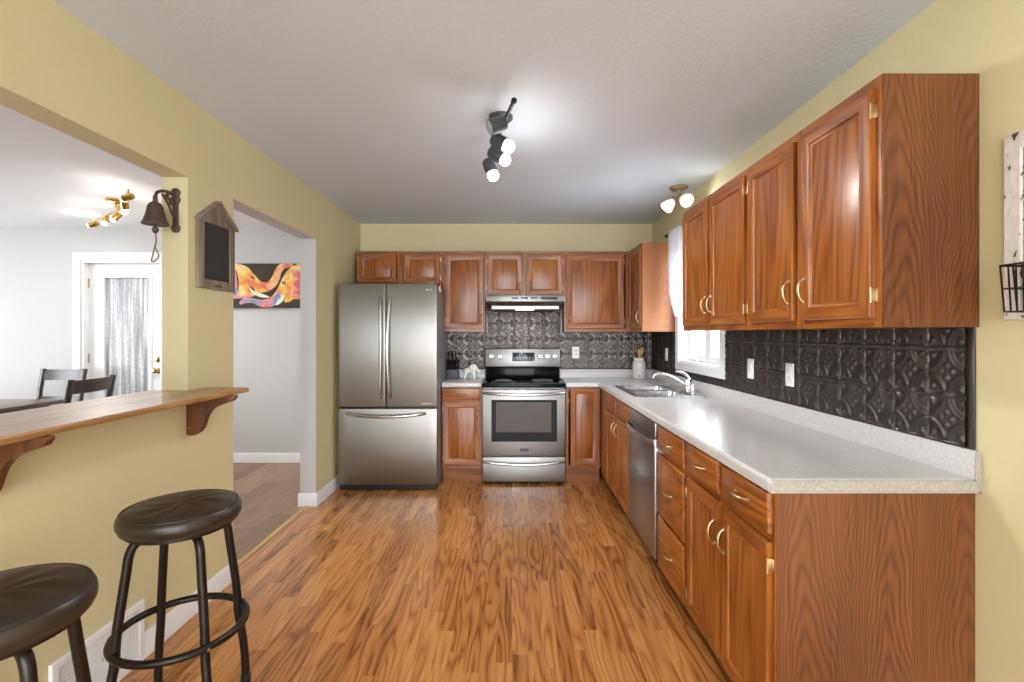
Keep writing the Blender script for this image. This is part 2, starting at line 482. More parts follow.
        for i in range(nu):
            for j in range(nv):
                if not K[i][j]: continue
                faces.append([V(i, j, 0), V(i, j + 1, 0), V(i + 1, j + 1, 0), V(i + 1, j, 0)])
                faces.append([V(i, j, 1), V(i + 1, j, 1), V(i + 1, j + 1, 1), V(i, j + 1, 1)])
                if not on(i - 1, j): faces.append([V(i, j, 0), V(i, j, 1), V(i, j + 1, 1), V(i, j + 1, 0)])
                if not on(i + 1, j): faces.append([V(i + 1, j, 0), V(i + 1, j + 1, 0), V(i + 1, j + 1, 1), V(i + 1, j, 1)])
                if not on(i, j - 1): faces.append([V(i, j, 0), V(i + 1, j, 0), V(i + 1, j, 1), V(i, j, 1)])
                if not on(i, j + 1): faces.append([V(i, j + 1, 0), V(i, j + 1, 1), V(i + 1, j + 1, 1), V(i + 1, j + 1, 0)])
        for f in faces:
            c = Vector((0, 0, 0))
            for i in f: c += Vector(verts[i])
            c /= len(f)
            ms.append(mfn(c) if mfn else 0)
        return self.raw(verts, faces, ms)
    def xform(self, mat):
        self.v = [tuple(mat @ Vector(p)) for p in self.v]; return self
    def build(self, name, mats, parent=None, loc=(0, 0, 0), sharp=38, recalc=True, bevel=None):
        me = bpy.data.meshes.new(name)
        me.from_pydata(self.v, [], self.f)
        if not isinstance(mats, (list, tuple)): mats = [mats]
        for mm in mats: me.materials.append(mm)
        me.polygons.foreach_set('material_index', self.mi)
        if recalc:
            b = bmesh.new(); b.from_mesh(me)
            bmesh.ops.recalc_face_normals(b, faces=list(b.faces))
            b.to_mesh(me); b.free()
        me.polygons.foreach_set('use_smooth', [True] * len(me.polygons))
        me.set_sharp_from_angle(angle=math.radians(sharp))
        me.update()
        o = bpy.data.objects.new(name, me)
        COL.objects.link(o)
        o.location = loc
        if parent is not None: o.parent = parent
        if bevel:
            md = o.modifiers.new('soft_edges', 'BEVEL')
            md.width = bevel; md.segments = 3; md.limit_method = 'ANGLE'; md.angle_limit = math.radians(40)
        return o

def thing(name, label, cat, loc=(0, 0, 0), rz=0.0, group=None):
    o = bpy.data.objects.new(name, None)
    o.empty_display_size = 0.05
    COL.objects.link(o)
    o.location = loc; o.rotation_euler = (0, 0, rz)
    o['label'] = label; o['category'] = cat
    if group: o['group'] = group
    return o

def tag(o, label, cat, group=None):
    o['label'] = label; o['category'] = cat
    if group: o['group'] = group
    return o

def struct(o):
    o['kind'] = 'structure'; return o

def dup(root, loc, rz, label, group=None):
    r = root.copy(); COL.objects.link(r)
    r.location = loc; r.rotation_euler = (0, 0, rz); r['label'] = label
    if group: r['group'] = group
    for ch in list(root.children):
        c = ch.copy(); COL.objects.link(c); c.parent = r
        for g in list(ch.children):
            d = g.copy(); COL.objects.link(d); d.parent = c
    return r

def catmull(pts, k=8, closed=False):
    pts = [Vector(p) for p in pts]
    out = []
    n = len(pts)
    rng = range(n if closed else n - 1)
    for i in rng:
        p0 = pts[(i - 1) % n] if (closed or i > 0) else pts[i]
        p1 = pts[i]; p2 = pts[(i + 1) % n]
        p3 = pts[(i + 2) % n] if (closed or i + 2 < n) else p2
        for s in range(k):
            t = s / k
            out.append(0.5 * ((2 * p1) + (p2 - p0) * t + (2 * p0 - 5 * p1 + 4 * p2 - p3) * t * t + (3 * p1 - p0 - 3 * p2 + p3) * t ** 3))
    if not closed: out.append(pts[-1])
    return out

# ------------------------------------------------------------------ room constants (metres; camera at y = 0 looking along +y)
XL, XR, YB, ZC = -1.545, 1.43, 4.94, 2.48
XD = XL - 0.125          # dining side of the partition
YH = 5.108               # far wall of hall and dining room
YREAR = -2.2
XDL = -6.7
HEAD = 2.105             # head height of doorway and pass-through
P0, P1 = 0.15, 2.308     # pass-through
D0, D1 = 2.684, 3.815    # doorway
WY0, WY1, WZ0, WZ1 = 3.30, 4.13, 1.12, 2.08   # sink window opening

# floors and ceiling
struct(G().box(-1.615, XR + 0.12, YREAR, YB + 0.1, -0.06, 0.0).build('floor', M['floor_oak']))
struct(G().box(XDL, -1.615, YREAR, YH + 0.1, -0.06, 0.0).build('floor_hall', M['floor_hall']))
struct(G().box(-1.61, XR + 0.14, YREAR - 0.1, YH + 0.14, ZC, ZC + 0.06).build('ceiling', M['ceiling']))
struct(G().box(XDL - 0.1, -1.61, YREAR - 0.1, YH + 0.14, ZC, ZC + 0.06).build('ceiling_dining', M['ceiling_smooth']))
struct(G().prism([(-1.632, 0.0005), (-1.629, 0.006), (-1.603, 0.007), (-1.596, 0.0005)], 'y', D0, D1, 0.0).build('trim_1', M['threshold']))

# walls
def wall_right():
    g = G()
    g.cells([YREAR, WY0, WY1, YB + 0.13], [0, WZ0, WZ1, ZC], lambda u, v: not (WY0 < u < WY1 and WZ0 < v < WZ1), 'yz', XR, XR + 0.13,
            lambda c: 1 if (c.x > XR + 0.001 and c.x < XR + 0.129) or c.x > XR + 0.12 else 0)
    return struct(g.build('wall_right', [M['yellow'], M['white']]))
wall_right()
struct(G().box(XL, XR, YB, YB + 0.12, 0, ZC).build('wall_back', M['yellow']))
def wall_left():
    def keep(u, v):
        if P0 < u < P1 and 1.064 < v < HEAD: return False
        if D0 < u < D1 and v < HEAD: return False
        return True
    def mf(c):
        if c.x < XD + 0.001: return 1
        if D0 - 0.001 < c.y < D1 + 0.001 and XD + 0.001 < c.x < XL - 0.001 and c.z < HEAD + 0.001: return 1
        return 0
    g = G().cells([YREAR, P0, P1, D0, D1, YH], [0, 1.064, HEAD, ZC], keep, 'yz', XD, XL, mf)
    return struct(g.build('wall_left', [M['yellow'], M['grey_wall']]))
wall_left()
DX0, DX1, DZ1 = -4.545, -3.690, 2.135        # entry door opening in the far dining wall
struct(G().cells([XDL, DX0, DX1, XL], [0, DZ1, ZC], lambda u, v: not (DX0 < u < DX1 and v < DZ1), 'xz', YH, YH + 0.13).build('wall_dining', M['grey_wall']))
struct(G().cells([YREAR, 1.9, 4.3, YH], [0, 0.5, 2.3, ZC], lambda u, v: not (1.9 < u < 4.3 and 0.5 < v < 2.3), 'yz', XDL - 0.1, XDL).build('wall_dining_side', M['grey_wall']))  # unseen side opening, added and sized to light the dining room
struct(G().cells([XDL, -1.45, 1.35, XR + 0.13], [0, 0.10, 2.40, ZC], lambda u, v: not ((-1.45 < u < 1.35 and 0.10 < v < 2.40)), 'xz', YREAR - 0.1, YREAR,
                 lambda c: 0).build('wall_rear', M['grey_wall']))  # wide unseen opening added behind the camera to let daylight in
# outside
struct(G().box(-14, 14, -14, 16, -0.5, -0.45).build('ground', M['ground']))
def neighbour():
    g = G()
    for k in range(22):
        z = -0.45 + k * 0.11
        g.prism([(6.0, z), (5.975, z), (5.99, z + 0.108), (6.0, z + 0.11)], 'y', 3, 14)
    g.box(6.0, 6.2, 3, 14, -0.45, 2.0)
    return struct(g.build('wall_outside', M['siding']))
neighbour()

# baseboards
def base_prof(t=0.013, h=0.102):
    return [(0, 0), (t, 0), (t, h * 0.72), (t * 0.8, h * 0.78), (t * 0.75, h * 0.9), (t * 0.35, h), (0, h)]
def bb_y(name, x, y0, y1, sgn=1):
    return struct(G().prism([(x + sgn * a, b) for a, b in base_prof()], 'y', y0, y1).build(name, M['white']))
bb_y('baseboard_left', XL, D1, YB)
bb_y('baseboard_left_near', XL, 2.021, D0)
bb_y('baseboard_left_rear', XL, YREAR, 1.608)
def bb_x(name, y, x0, x1, sgn=-1):
    return struct(G().prism([(y + sgn * a, b) for a, b in base_prof()], 'x', x0, x1).build(name, M['white']))
bb_x('baseboard_jamb', D1, XD - 0.013, XL + 0.013)
bb_x('baseboard_jamb_near', D0, XD - 0.013, XL + 0.013, 1)
bb_x('baseboard_hall', YH, DX1 + 0.085, XD)
bb_x('baseboard_dining', YH, XDL, DX0 - 0.085)
bb_y('baseboard_hall_side', XD, D1, YH, -1)
bb_y('baseboard_right', XR, YREAR, 1.49, -1)

# ------------------------------------------------------------------ sink window
def sink_window():
    r = bpy.data.objects.new('window_1', None); COL.objects.link(r); r.location = (XR, 0, 0); struct(r)
    cw = 0.068
    y0, y1, z0, z1 = WY0, WY1, WZ0, WZ1
    g = G()
    g.cells([y0 - cw, y0, y1, y1 + cw], [z0 - cw, z0, z1, z1 + cw], lambda u, v: not (y0 < u < y1 and z0 < v < z1), 'yz', -0.016, 0.0)
    g.build('casing', M['white'], r, bevel=0.003)
    g = G()
    t = 0.014
    g.cells([y0, y0 + t, y1 - t, y1], [z0, z0 + t, z1 - t, z1], lambda u, v: not (y0 + t < u < y1 - t and z0 + t < v < z1 - t), 'yz', -0.002, 0.128)
    g.build('jamb', M['white'], r)
    ym = (y0 + y1) / 2
    for a, b_ in ((y0 + t, ym), (ym, y1 - t)):
        s = 0.052
        g = G().cells([a, a + s, b_ - s, b_], [z0 + t, z0 + t + s, z1 - t - s, z1 - t], lambda u, v: not (a + s < u < b_ - s and z0 + t + s < v < z1 - t - s), 'yz', 0.07, 0.105)
        sa = g.build('sash', M['white'], r, bevel=0.004)
        G().box(0.085, 0.089, a + s - 0.004, b_ - s + 0.004, z0 + t + s - 0.004, z1 - t - s + 0.004).build('pane', M['glass'], sa)
    g = G().tube([(0.062, ym + 0.18, z0 + t + 0.012), (0.05, ym + 0.2, z0 + t + 0.03), (0.045, ym + 0.26, z0 + t + 0.03)], 0.005)
    g.box(0.055, 0.08, ym + 0.15, ym + 0.21, z0 + t, z0 + t + 0.018, 0.003)
    g.build('crank_handle', M['white_plastic'], r)
sink_window()

# ------------------------------------------------------------------ cabinets
DOOR_PROF = [(0.0, 0.0), (0.0, -0.013), (0.004, -0.018), (0.046, -0.018), (0.050, -0.0155), (0.0515, -0.011), (0.057, -0.0085), (0.060, -0.0095)]
DRAWER_PROF = [(0.0, 0.0), (0.0, -0.011), (0.003, -0.015), (0.010, -0.018)]
OAK = [M['oak_z'], M['oak_x']]

def pull(parent, x, z, vertical=True, L=0.090, mat=None, y=-0.018):
    """bow pull with flared feet, facing -y"""
    n = 13
    pts, rs = [], []
    for i in range(n):
        t = i / (n - 1)
        s = (t - 0.5) * L
        out = 0.023 * math.sin(PI * t) ** 0.55
        p = (x, y - out, z + s) if vertical else (x + s, y - out, z)
        pts.append(p)
        rs.append(0.0038 + 0.0024 * math.sin(PI * t) + (0.003 if i in (0, n - 1) else 0))
    g = G().tube(pts, rs, 10)
    for s in (-0.5, 0.5):
        c = (x, y, z + s * L) if vertical else (x + s * L, y, z)
        g.lathe([(0.0085, 0), (0.0085, 0.002), (0.005, 0.005)], c, (0, -1, 0), 14)
    return g.build('handle', mat or M['brass'], parent)

def hinge(parent, x, z, side):
    g = G().box(x - 0.004 if side < 0 else x - 0.001, x + 0.001 if side < 0 else x + 0.004, -0.019, 0.001, z - 0.021, z + 0.021, 0.0008)
    g.box(min(x, x + side * 0.010), max(x, x + side * 0.010), -0.0025, 0.0005, z - 0.021, z + 0.021, 0.0006)
    g.cyl((x + side * 0.002, -0.017, z - 0.024), (x + side * 0.002, -0.017, z + 0.024), 0.0032, n=10)
    return g.build('hinge', M['brass'], parent)

def door(root, x0, x1, z0, z1, handle=None, hz=None, hinge_side=None, name='door'):
    d = G().ring_panel(x0, x1, z0, z1, DOOR_PROF).build(name, OAK, root)
    if handle:
        hx = x0 + 0.024 if handle == 'l' else x1 - 0.024
        pull(d, hx, hz)
    if hinge_side:
        hx = x0 if hinge_side == 'l' else x1
        dz = min(0.07, (z1 - z0) * 0.18)
        for z in (z0 + dz, z1 - dz):
            hinge(d, hx, z, -1 if hinge_side == 'l' else 1)
    return d

def drawer(root, x0, x1, z0, z1, handle=True):
    d = G().ring_panel(x0, x1, z0, z1, DRAWER_PROF, 1, 1, 1).build('drawer', OAK, root)
    if handle:
        pull(d, (x0 + x1) / 2, (z0 + z1) / 2, False)
    return d

def face_frame(root, w, z0, z1, stiles, rails, mat=OAK):
    """stiles: x intervals; rails: (x0,x1,z0,z1)"""
    g = G()
    for (a, b_) in stiles:
        g.box(a, b_, 0.0, 0.019, z0, z1, 0.001, 1, 0)
    for (a, b_, c, d) in rails:
        g.box(a, b_, 0.0005, 0.0185, c, d, 0.0, 1, 1)
    return g.build('face_frame', mat, root)

def carcass(root, w, depth, z0, z1, open_top=False, right=None, left=None):
    g = G()
    t = 0.015
    g.box(0.0, t, 0.019, depth, z0, z1, m=0)
    g.box(w - t, w, 0.019, depth, z0, z1, m=0)
    g.box(t, w - t, 0.019, depth, z0, z0 + t, m=0)
    g.box(t, w - t, depth - t, depth, z0 + t, z1, m=0)
    if not open_top:
        g.box(t, w - t, 0.019, depth - t, z1 - t, z1, m=0)
    return g.build('body', M['oak_z'], root)

def end_panel(root, x0, x1, y0, y1, z0, z1, mat):
    return G().box(x0, x1, y0, y1, z0, z1, 0.0008, 1).build('end_panel', mat, root)

UZ0, UZ1 = 1.377, 2.153

def upper(name_label, x0, x1, z0, z1, doors, group, yface=4.672, handles=True):
    w = x1 - x0
    r = thing('wall_cabinet', name_label, 'cabinet', (x0, yface, z0), 0, group)
    H = z1 - z0
    carcass(r, w, YB - yface - 0.002, 0, H)
    st, rl = [(0, 0.03), (w - 0.03, w)], [(0.03, w - 0.03, 0, 0.036), (0.03, w - 0.03, H - 0.036, H)]
    if len(doors) > 1:
        mid = (doors[0][1] + doors[1][0]) / 2
        st.append((mid - 0.03, mid + 0.03))
    face_frame(r, w, 0, H, st, rl)
    for (a, b_, c, d, hd, hz, hs) in doors:
        door(r, a, b_, c, d, hd, hz, hs)
    return r
GU = 'oak wall cabinets'
s_ = 103.6
# above fridge
upper('short oak wall cabinet with two doors above the steel fridge', -1.496, -0.668, 1.83, UZ1,
      [(0.014, 0.380, 0.02, 0.298, 'r', 0.095, 'l'), (0.452, 0.802, 0.02, 0.298, 'l', 0.095, 'r')], GU)
upper('tall narrow single-door oak wall cabinet between fridge and range hood', -0.666, -0.263, UZ0, UZ1,
      [(0.022, 0.392, 0.034, 0.742, 'r', 0.13, 'l')], GU)
upper('short oak wall cabinet with two doors right above the range hood', -0.261, 0.502, 1.703, UZ1,
      [(0.022, 0.362, 0.028, 0.420, 'r', 0.10, 'l'), (0.402, 0.748, 0.028, 0.420, 'l', 0.10, 'r')], GU)
upper('wide single-door oak wall cabinet right of the range hood', 0.504, 1.128, UZ0, UZ1,
      [(0.022, 0.578, 0.030, 0.742, 'l', 0.13, 'r')], GU)
# corner cabinet on the right wall: faces -x
def upper_right(label, y_far, y_near, doors, mat_end, z0=UZ0, z1=UZ1, xf=1.1315):
    w = y_far - y_near
    r = thing('wall_cabinet', label, 'cabinet', (xf, y_far, z0), -PI / 2, GU)
    H = z1 - z0
    dep = XR - xf - 0.001
    carcass(r, w, dep, 0, H)
    st, rl = [(0, 0.03), (w - 0.03, w)], [(0.03, w - 0.03, 0, 0.034), (0.03, w - 0.03, H - 0.034, H)]
    if len(doors) > 1:
        mid = (doors[0][1] + doors[1][0]) / 2
        st.append((mid - 0.025, mid + 0.025))
    face_frame(r, w, 0, H, st, rl)
    for (a, b_, c, d, hd, hz, hs) in doors:
        door(r, a, b_, c, d, hd, hz, hs)
    if mat_end:
        end_panel(r, w, w + 0.004, 0.002, dep, 0, H, mat_end)
    return r
upper_right('corner oak wall cabinet with pale side panel facing the window', 4.664, 4.213, [(0.03, 0.43, 0.034, 0.742, 'r', 0.13, 'l')], M['veneer_pale'])
yf = 2.312
upper_right('oak wall cabinet with two doors beside the curtained sink window', 3.19, yf + 0.001,
            [(3.19 - 3.163, 3.19 - 2.772, 0.03, 0.742, 'r', 0.145, 'l'), (3.19 - 2.738, 3.19 - 2.335, 0.03, 0.742, 'l', 0.145, 'r')], None)
upper_right('oak wall cabinet with exposed brown side panel beside the distressed white frame', yf, 1.483,
            [(yf - 2.287, yf - 1.926, 0.03, 0.742, 'r', 0.145, 'l'), (yf - 1.870, yf - 1.507, 0.03, 0.742, 'l', 0.145, 'r')], M['veneer'])

# base cabinets: back run (face at y = 4.425)
CT0, CT1 = 0.868, 0.913
BF = 4.425
def base_back(label, x0, x1, items, frame_z=0.125):
    w = x1 - x0
    r = thing('base_cabinet', label, 'cabinet', (x0, BF, 0), 0, 'oak base cabinets')
    carcass(r, w, YB - BF - 0.002, frame_z, CT0)
    face_frame(r, w, frame_z, CT0, [(0, 0.024), (w - 0.024, w)], [(0.024, w - 0.024, frame_z, frame_z + 0.03), (0.024, w - 0.024, CT0 - 0.03, CT0), (0.024, w - 0.024, 0.73, 0.76)])
    G().box(0.0, w, 0.045, 0.06, 0, frame_z).build('toe_kick', M['toe'], r)
    return r
r = base_back('narrow oak base cabinet with one drawer between fridge and range', -0.640, -0.276, None)
drawer(r, 0.012, 0.350, 0.752, 0.866)
door(r, 0.012, 0.350, 0.160, 0.738, 'r', 0.62, 'l')
r = base_back('oak corner base cabinet with one plain door right of the range', 0.492, 0.806, None)
door(r, 0.040, 0.304, 0.160, 0.866)

# base cabinets: right run (face at x = .812, facing -x)
RF = 0.812
def base_right(label, y_far, y_near, stiles, rails, frame_z=0.085, open_top=False):
    w = y_far - y_near
    r = thing('base_cabinet', label, 'cabinet', (RF, y_far, 0), -PI / 2, 'oak base cabinets')
    carcass(r, w, XR - RF - 0.002, frame_z, CT0, open_top)
    st = [(0, 0.025), (w - 0.025, w)] + [(a, b_) for a, b_ in stiles]
    face_frame(r, w, frame_z, CT0, st, [(0.025, w - 0.025, frame_z, frame_z + 0.03), (0.025, w - 0.025, CT0 - 0.022, CT0)] + [(0.025, w - 0.025, a, b_) for a, b_ in rails])
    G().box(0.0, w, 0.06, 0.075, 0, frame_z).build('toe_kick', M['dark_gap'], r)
    return r
yf = 4.422
r = base_right('oak sink base cabinet with two doors between corner and dishwasher', yf, 3.305, [(yf - 3.745, yf - 3.690), (0.0, yf - 4.115)], [(0.715, 0.745)], open_top=True)
for (a, b_, h, hs) in ((4.115, 3.742, 'r', 'l'), (3.692, 3.318, 'l', 'r')):
    drawer(r, yf - a, yf - b_, 0.742, 0.862, False)
    door(r, yf - a, yf - b_, 0.100, 0.715, h, 0.62, None)
yf = 2.668
r = base_right('oak base cabinet with three stacked drawers beside the dishwasher', yf, 2.233, [], [(0.70, 0.722), (0.362, 0.384)])
for (z0, z1) in ((0.722, 0.860), (0.384, 0.704), (0.092, 0.364)):
    drawer(r, yf - 2.648, yf - 2.258, z0, z1)
yf = 2.231
r = base_right('oak base cabinet with two drawers over two doors at the counter end', yf, 1.4955, [(yf - 1.885, yf - 1.832)], [(0.706, 0.732)])
for (a, b_, h, hs) in ((2.207, 1.880, 'r', 'l'), (1.838, 1.510, 'l', 'r')):
    drawer(r, yf - a, yf - b_, 0.733, 0.860)
    door(r, yf - a, yf - b_, 0.100, 0.704, h, 0.58, hs)
end_panel(r, yf - 1.4955, yf - 1.4955 + 0.004, 0.003, XR - RF - 0.0015, 0.0, CT0, M['veneer'])

# ------------------------------------------------------------------ worktops
SX0, SX1, SY0, SY1 = 0.862, 1.368, 3.375, 4.112      # sink outline
def worktops():
    cx, cy = 0.785, 4.398
    g = G()
    hx0, hx1, hy0, hy1 = SX0 + 0.02, SX1 - 0.02, SY0 + 0.02, SY1 - 0.02
    xs = [0.490, cx, hx0, hx1, XR]
    ys = [1.472, hy0, hy1, cy, YB]
    def keep(u, v):
        if u < cx and v < cy: return False
        if hx0 < u < hx1 and hy0 < v < hy1: return False
        return True
    r = thing('worktop', 'pale speckled L-shaped worktop holding the steel sink', 'worktop', (0, 0, CT0), 0, 'laminate worktops')
    g.cells(xs, ys, keep, 'xy', 0, CT1 - CT0, lambda c: 1 if c.y < 1.4721 else 0)
    g.build('countertop', [M['counter'], M['counter_end_shaded']], r, bevel=0.011)
    zt = 0.998 - CT0
    g = G().prism([(XR - 0.022, CT1 - CT0), (XR - 0.021, zt - 0.008), (XR - 0.015, zt), (XR - 0.001, zt), (XR - 0.001, 0.037)], 'y', 1.4735, YB - 0.022)
    g.prism([(XR - 0.022, CT1 - CT0 + 0.0005), (XR - 0.021, zt - 0.008), (XR - 0.015, zt - 0.0005), (XR - 0.0015, zt - 0.0005), (XR - 0.0015, 0.002)], 'y', 1.4705, 1.4735, m=1)
    g.prism([(YB - 0.022, CT1 - CT0), (YB - 0.021, zt - 0.008), (YB - 0.015, zt), (YB - 0.001, zt), (YB - 0.001, 0.037)], 'x', 0.490, XR - 0.021)
    g.build('splash_rail', [M['counter'], M['counter_end_shaded']], r)
    r = thing('worktop', 'short pale speckled worktop between fridge and range under the knife block', 'worktop', (0, 0, CT0), 0, 'laminate worktops')
    G().box(-0.642, -0.277, cy, YB, 0, CT1 - CT0, 0.011, 3).build('countertop', M['counter'], r)
    G().prism([(YB - 0.022, CT1 - CT0), (YB - 0.021, zt - 0.008), (YB - 0.015, zt), (YB - 0.001, zt), (YB - 0.001, 0.037)], 'x', -0.642, -0.277).build('splash_rail', M['counter'], r)
worktops()

# ------------------------------------------------------------------ pressed-tin backsplash
def tile_h(u, v):
    """relief of one tile, u v in -1..1"""
    e = max(abs(u), abs(v))
    h = 0.0
    def ridge(d, wd): return math.exp(-(d / wd) ** 2)
    h += 1.1 * ridge(1 - e, 0.045)
    h -= 0.5 * ridge(0.90 - e, 0.035)
    uc, vc = 1 - abs(u), 1 - abs(v)
    rc = math.hypot(uc, vc)
    h += 0.9 * ridge(rc - 0.92, 0.05) + 0.6 * ridge(rc - 0.76, 0.035)
    ac = math.atan2(vc, uc)
    if rc < 0.66:
        h += 0.75 * max(0, math.cos(4 * (ac - PI / 4))) ** 2 * ridge(rc - 0.40, 0.15)
        h += 0.5 * ridge(rc - 0.17, 0.07)
    r0 = math.hypot(u, v); a0 = math.atan2(v, u)
    if r0 < 0.62:
        h += 0.8 * abs(math.cos(2 * a0)) ** 2 * ridge(r0 - 0.26, 0.11) + 0.6 * ridge(r0, 0.08)
    return h

def tin_sheet(a_seam, tw, a0, a1, zb, th, ztop, tops, skip, mapf, N=28, amp=0.0075):
    """grid of tiles in (a, z); tops(a) gives the local top; mapf(a, z, h) -> point"""
    n0 = math.floor((a0 - a_seam) / tw)
    As, Zs = [], []
    k = n0
    na = int(math.ceil((a1 - a0) / tw * N)); 
    As = [a0 + (a1 - a0) * i / na for i in range(na + 1)]
    nz = int(math.ceil((ztop - zb) / th * N))
    Zs = [zb + (ztop - zb) * j / nz for j in range(nz + 1)]
    cache = {}
    vid, verts, faces = {}, [], []
    def V(i, j):
        if (i, j) not in vid:
            a, z = As[i], Zs[j]
            u = (((a - a_seam) / tw) % 1.0) * 2 - 1
            v = (((z - zb) / th) % 1.0) * 2 - 1
            vid[(i, j)] = len(verts)
            verts.append(mapf(a, z, tile_h(u, v) * amp))
        return vid[(i, j)]
    for i in range(na):
        for j in range(nz):
            a, z = (As[i] + As[i + 1]) / 2, (Zs[j] + Zs[j + 1]) / 2
            if z > tops(a) or skip(a, z): continue
            faces.append([V(i, j), V(i + 1, j), V(i + 1, j + 1), V(i, j + 1)])
    return G().raw(verts, faces, 0)
def backsplash():
    r = thing('backsplash', 'dark pressed-tin tile backsplash on the back wall behind the range', 'backsplash', (0, YB, 0.999), 0)
    g = tin_sheet(-0.4357, 0.1525, -0.650, XR - 0.006, 0.0, 0.1555, 0.60, lambda a: 0.60 if -0.262 < a < 0.503 else 0.379, lambda a, z: False, lambda a, z, h: (a, -0.004 - h, z))
    g.build('tile_sheet', M['tin'], r, sharp=180)
    for x in (-0.262, 0.497):
        G().box(x, x + 0.012, -0.014, -0.001, 0.379, 0.575, 0.002).build('edge_strip', M['tin_edge'], r)
    G().box(XR - 0.012, XR - 0.003, -0.016, -0.001, 0.0, 0.378, 0.002).build('edge_strip', M['tin_edge'], r)
    r = thing('backsplash', 'dark pressed-tin tile backsplash along the right wall under the wall cabinets', 'backsplash', (XR, 0, 0.999), 0)
    g = tin_sheet(1.514, 0.1480, 1.514, YB - 0.012, 0.0, 0.1555, 0.378, lambda a: 0.378, lambda a, z: (3.24 < a < 4.19 and z > 0.062), lambda a, z, h: (-0.004 - h, a, z))
    g.build('tile_sheet', M['tin'], r, sharp=180)
    G().box(-0.008, -0.0005, 1.490, 1.516, 0.0, 0.378, 0.002).build('edge_strip', M['tin'], r)
backsplash()

# ------------------------------------------------------------------ outlets and switches
def outlet(label, loc, rz, kind):
    r = thing('wall_outlet', label, 'outlet', loc, rz, 'white wall plates on the tin backsplash')
    pl = G().box(-0.036, 0.036, -0.007, 0.0, -0.059, 0.059, 0.003, 2).build('plate', M['white_plastic'], r)
    g = G()
    if kind == 'switch':
        g.box(-0.017, 0.017, -0.010, -0.006, -0.034, 0.034, 0.002)
        g.build('rocker', M['white_plastic'], r)
    else:
        for s in (-1, 1):
            g = G()
            g.box(-0.017, 0.017, -0.0095, -0.006, s * 0.021 - 0.014, s * 0.021 + 0.014, 0.003)
            k = g.build('receptacle', M['white_plastic'], r)
            h = G()
            for x in (-0.006, 0.006):
                h.box(x - 0.0012, x + 0.0012, -0.0099, -0.0094, s * 0.021 - 0.001, s * 0.021 + 0.008)
            h.cyl((0, -0.0099, s * 0.021 - 0.007), (0, -0.0094, s * 0.021 - 0.007), 0.0025, n=10)
            h.build('slot', M['black'], k)
    return r
outlet('white wall outlet on the tin backsplash right of the range', (0.648, YB - 0.009, 1.168), 0, 'outlet')
outlet('white switch plate on dark backsplash between corner and sink window', (XR - 0.009, 4.44, 1.170), -PI / 2, 'switch')
outlet('white switch plate on dark backsplash just right of the sink window', (XR - 0.009, 2.876, 1.150), -PI / 2, 'switch')
outlet('white double outlet plate nearest the wall frame on dark backsplash', (XR - 0.009, 2.47, 1.148), -PI / 2, 'outlet')

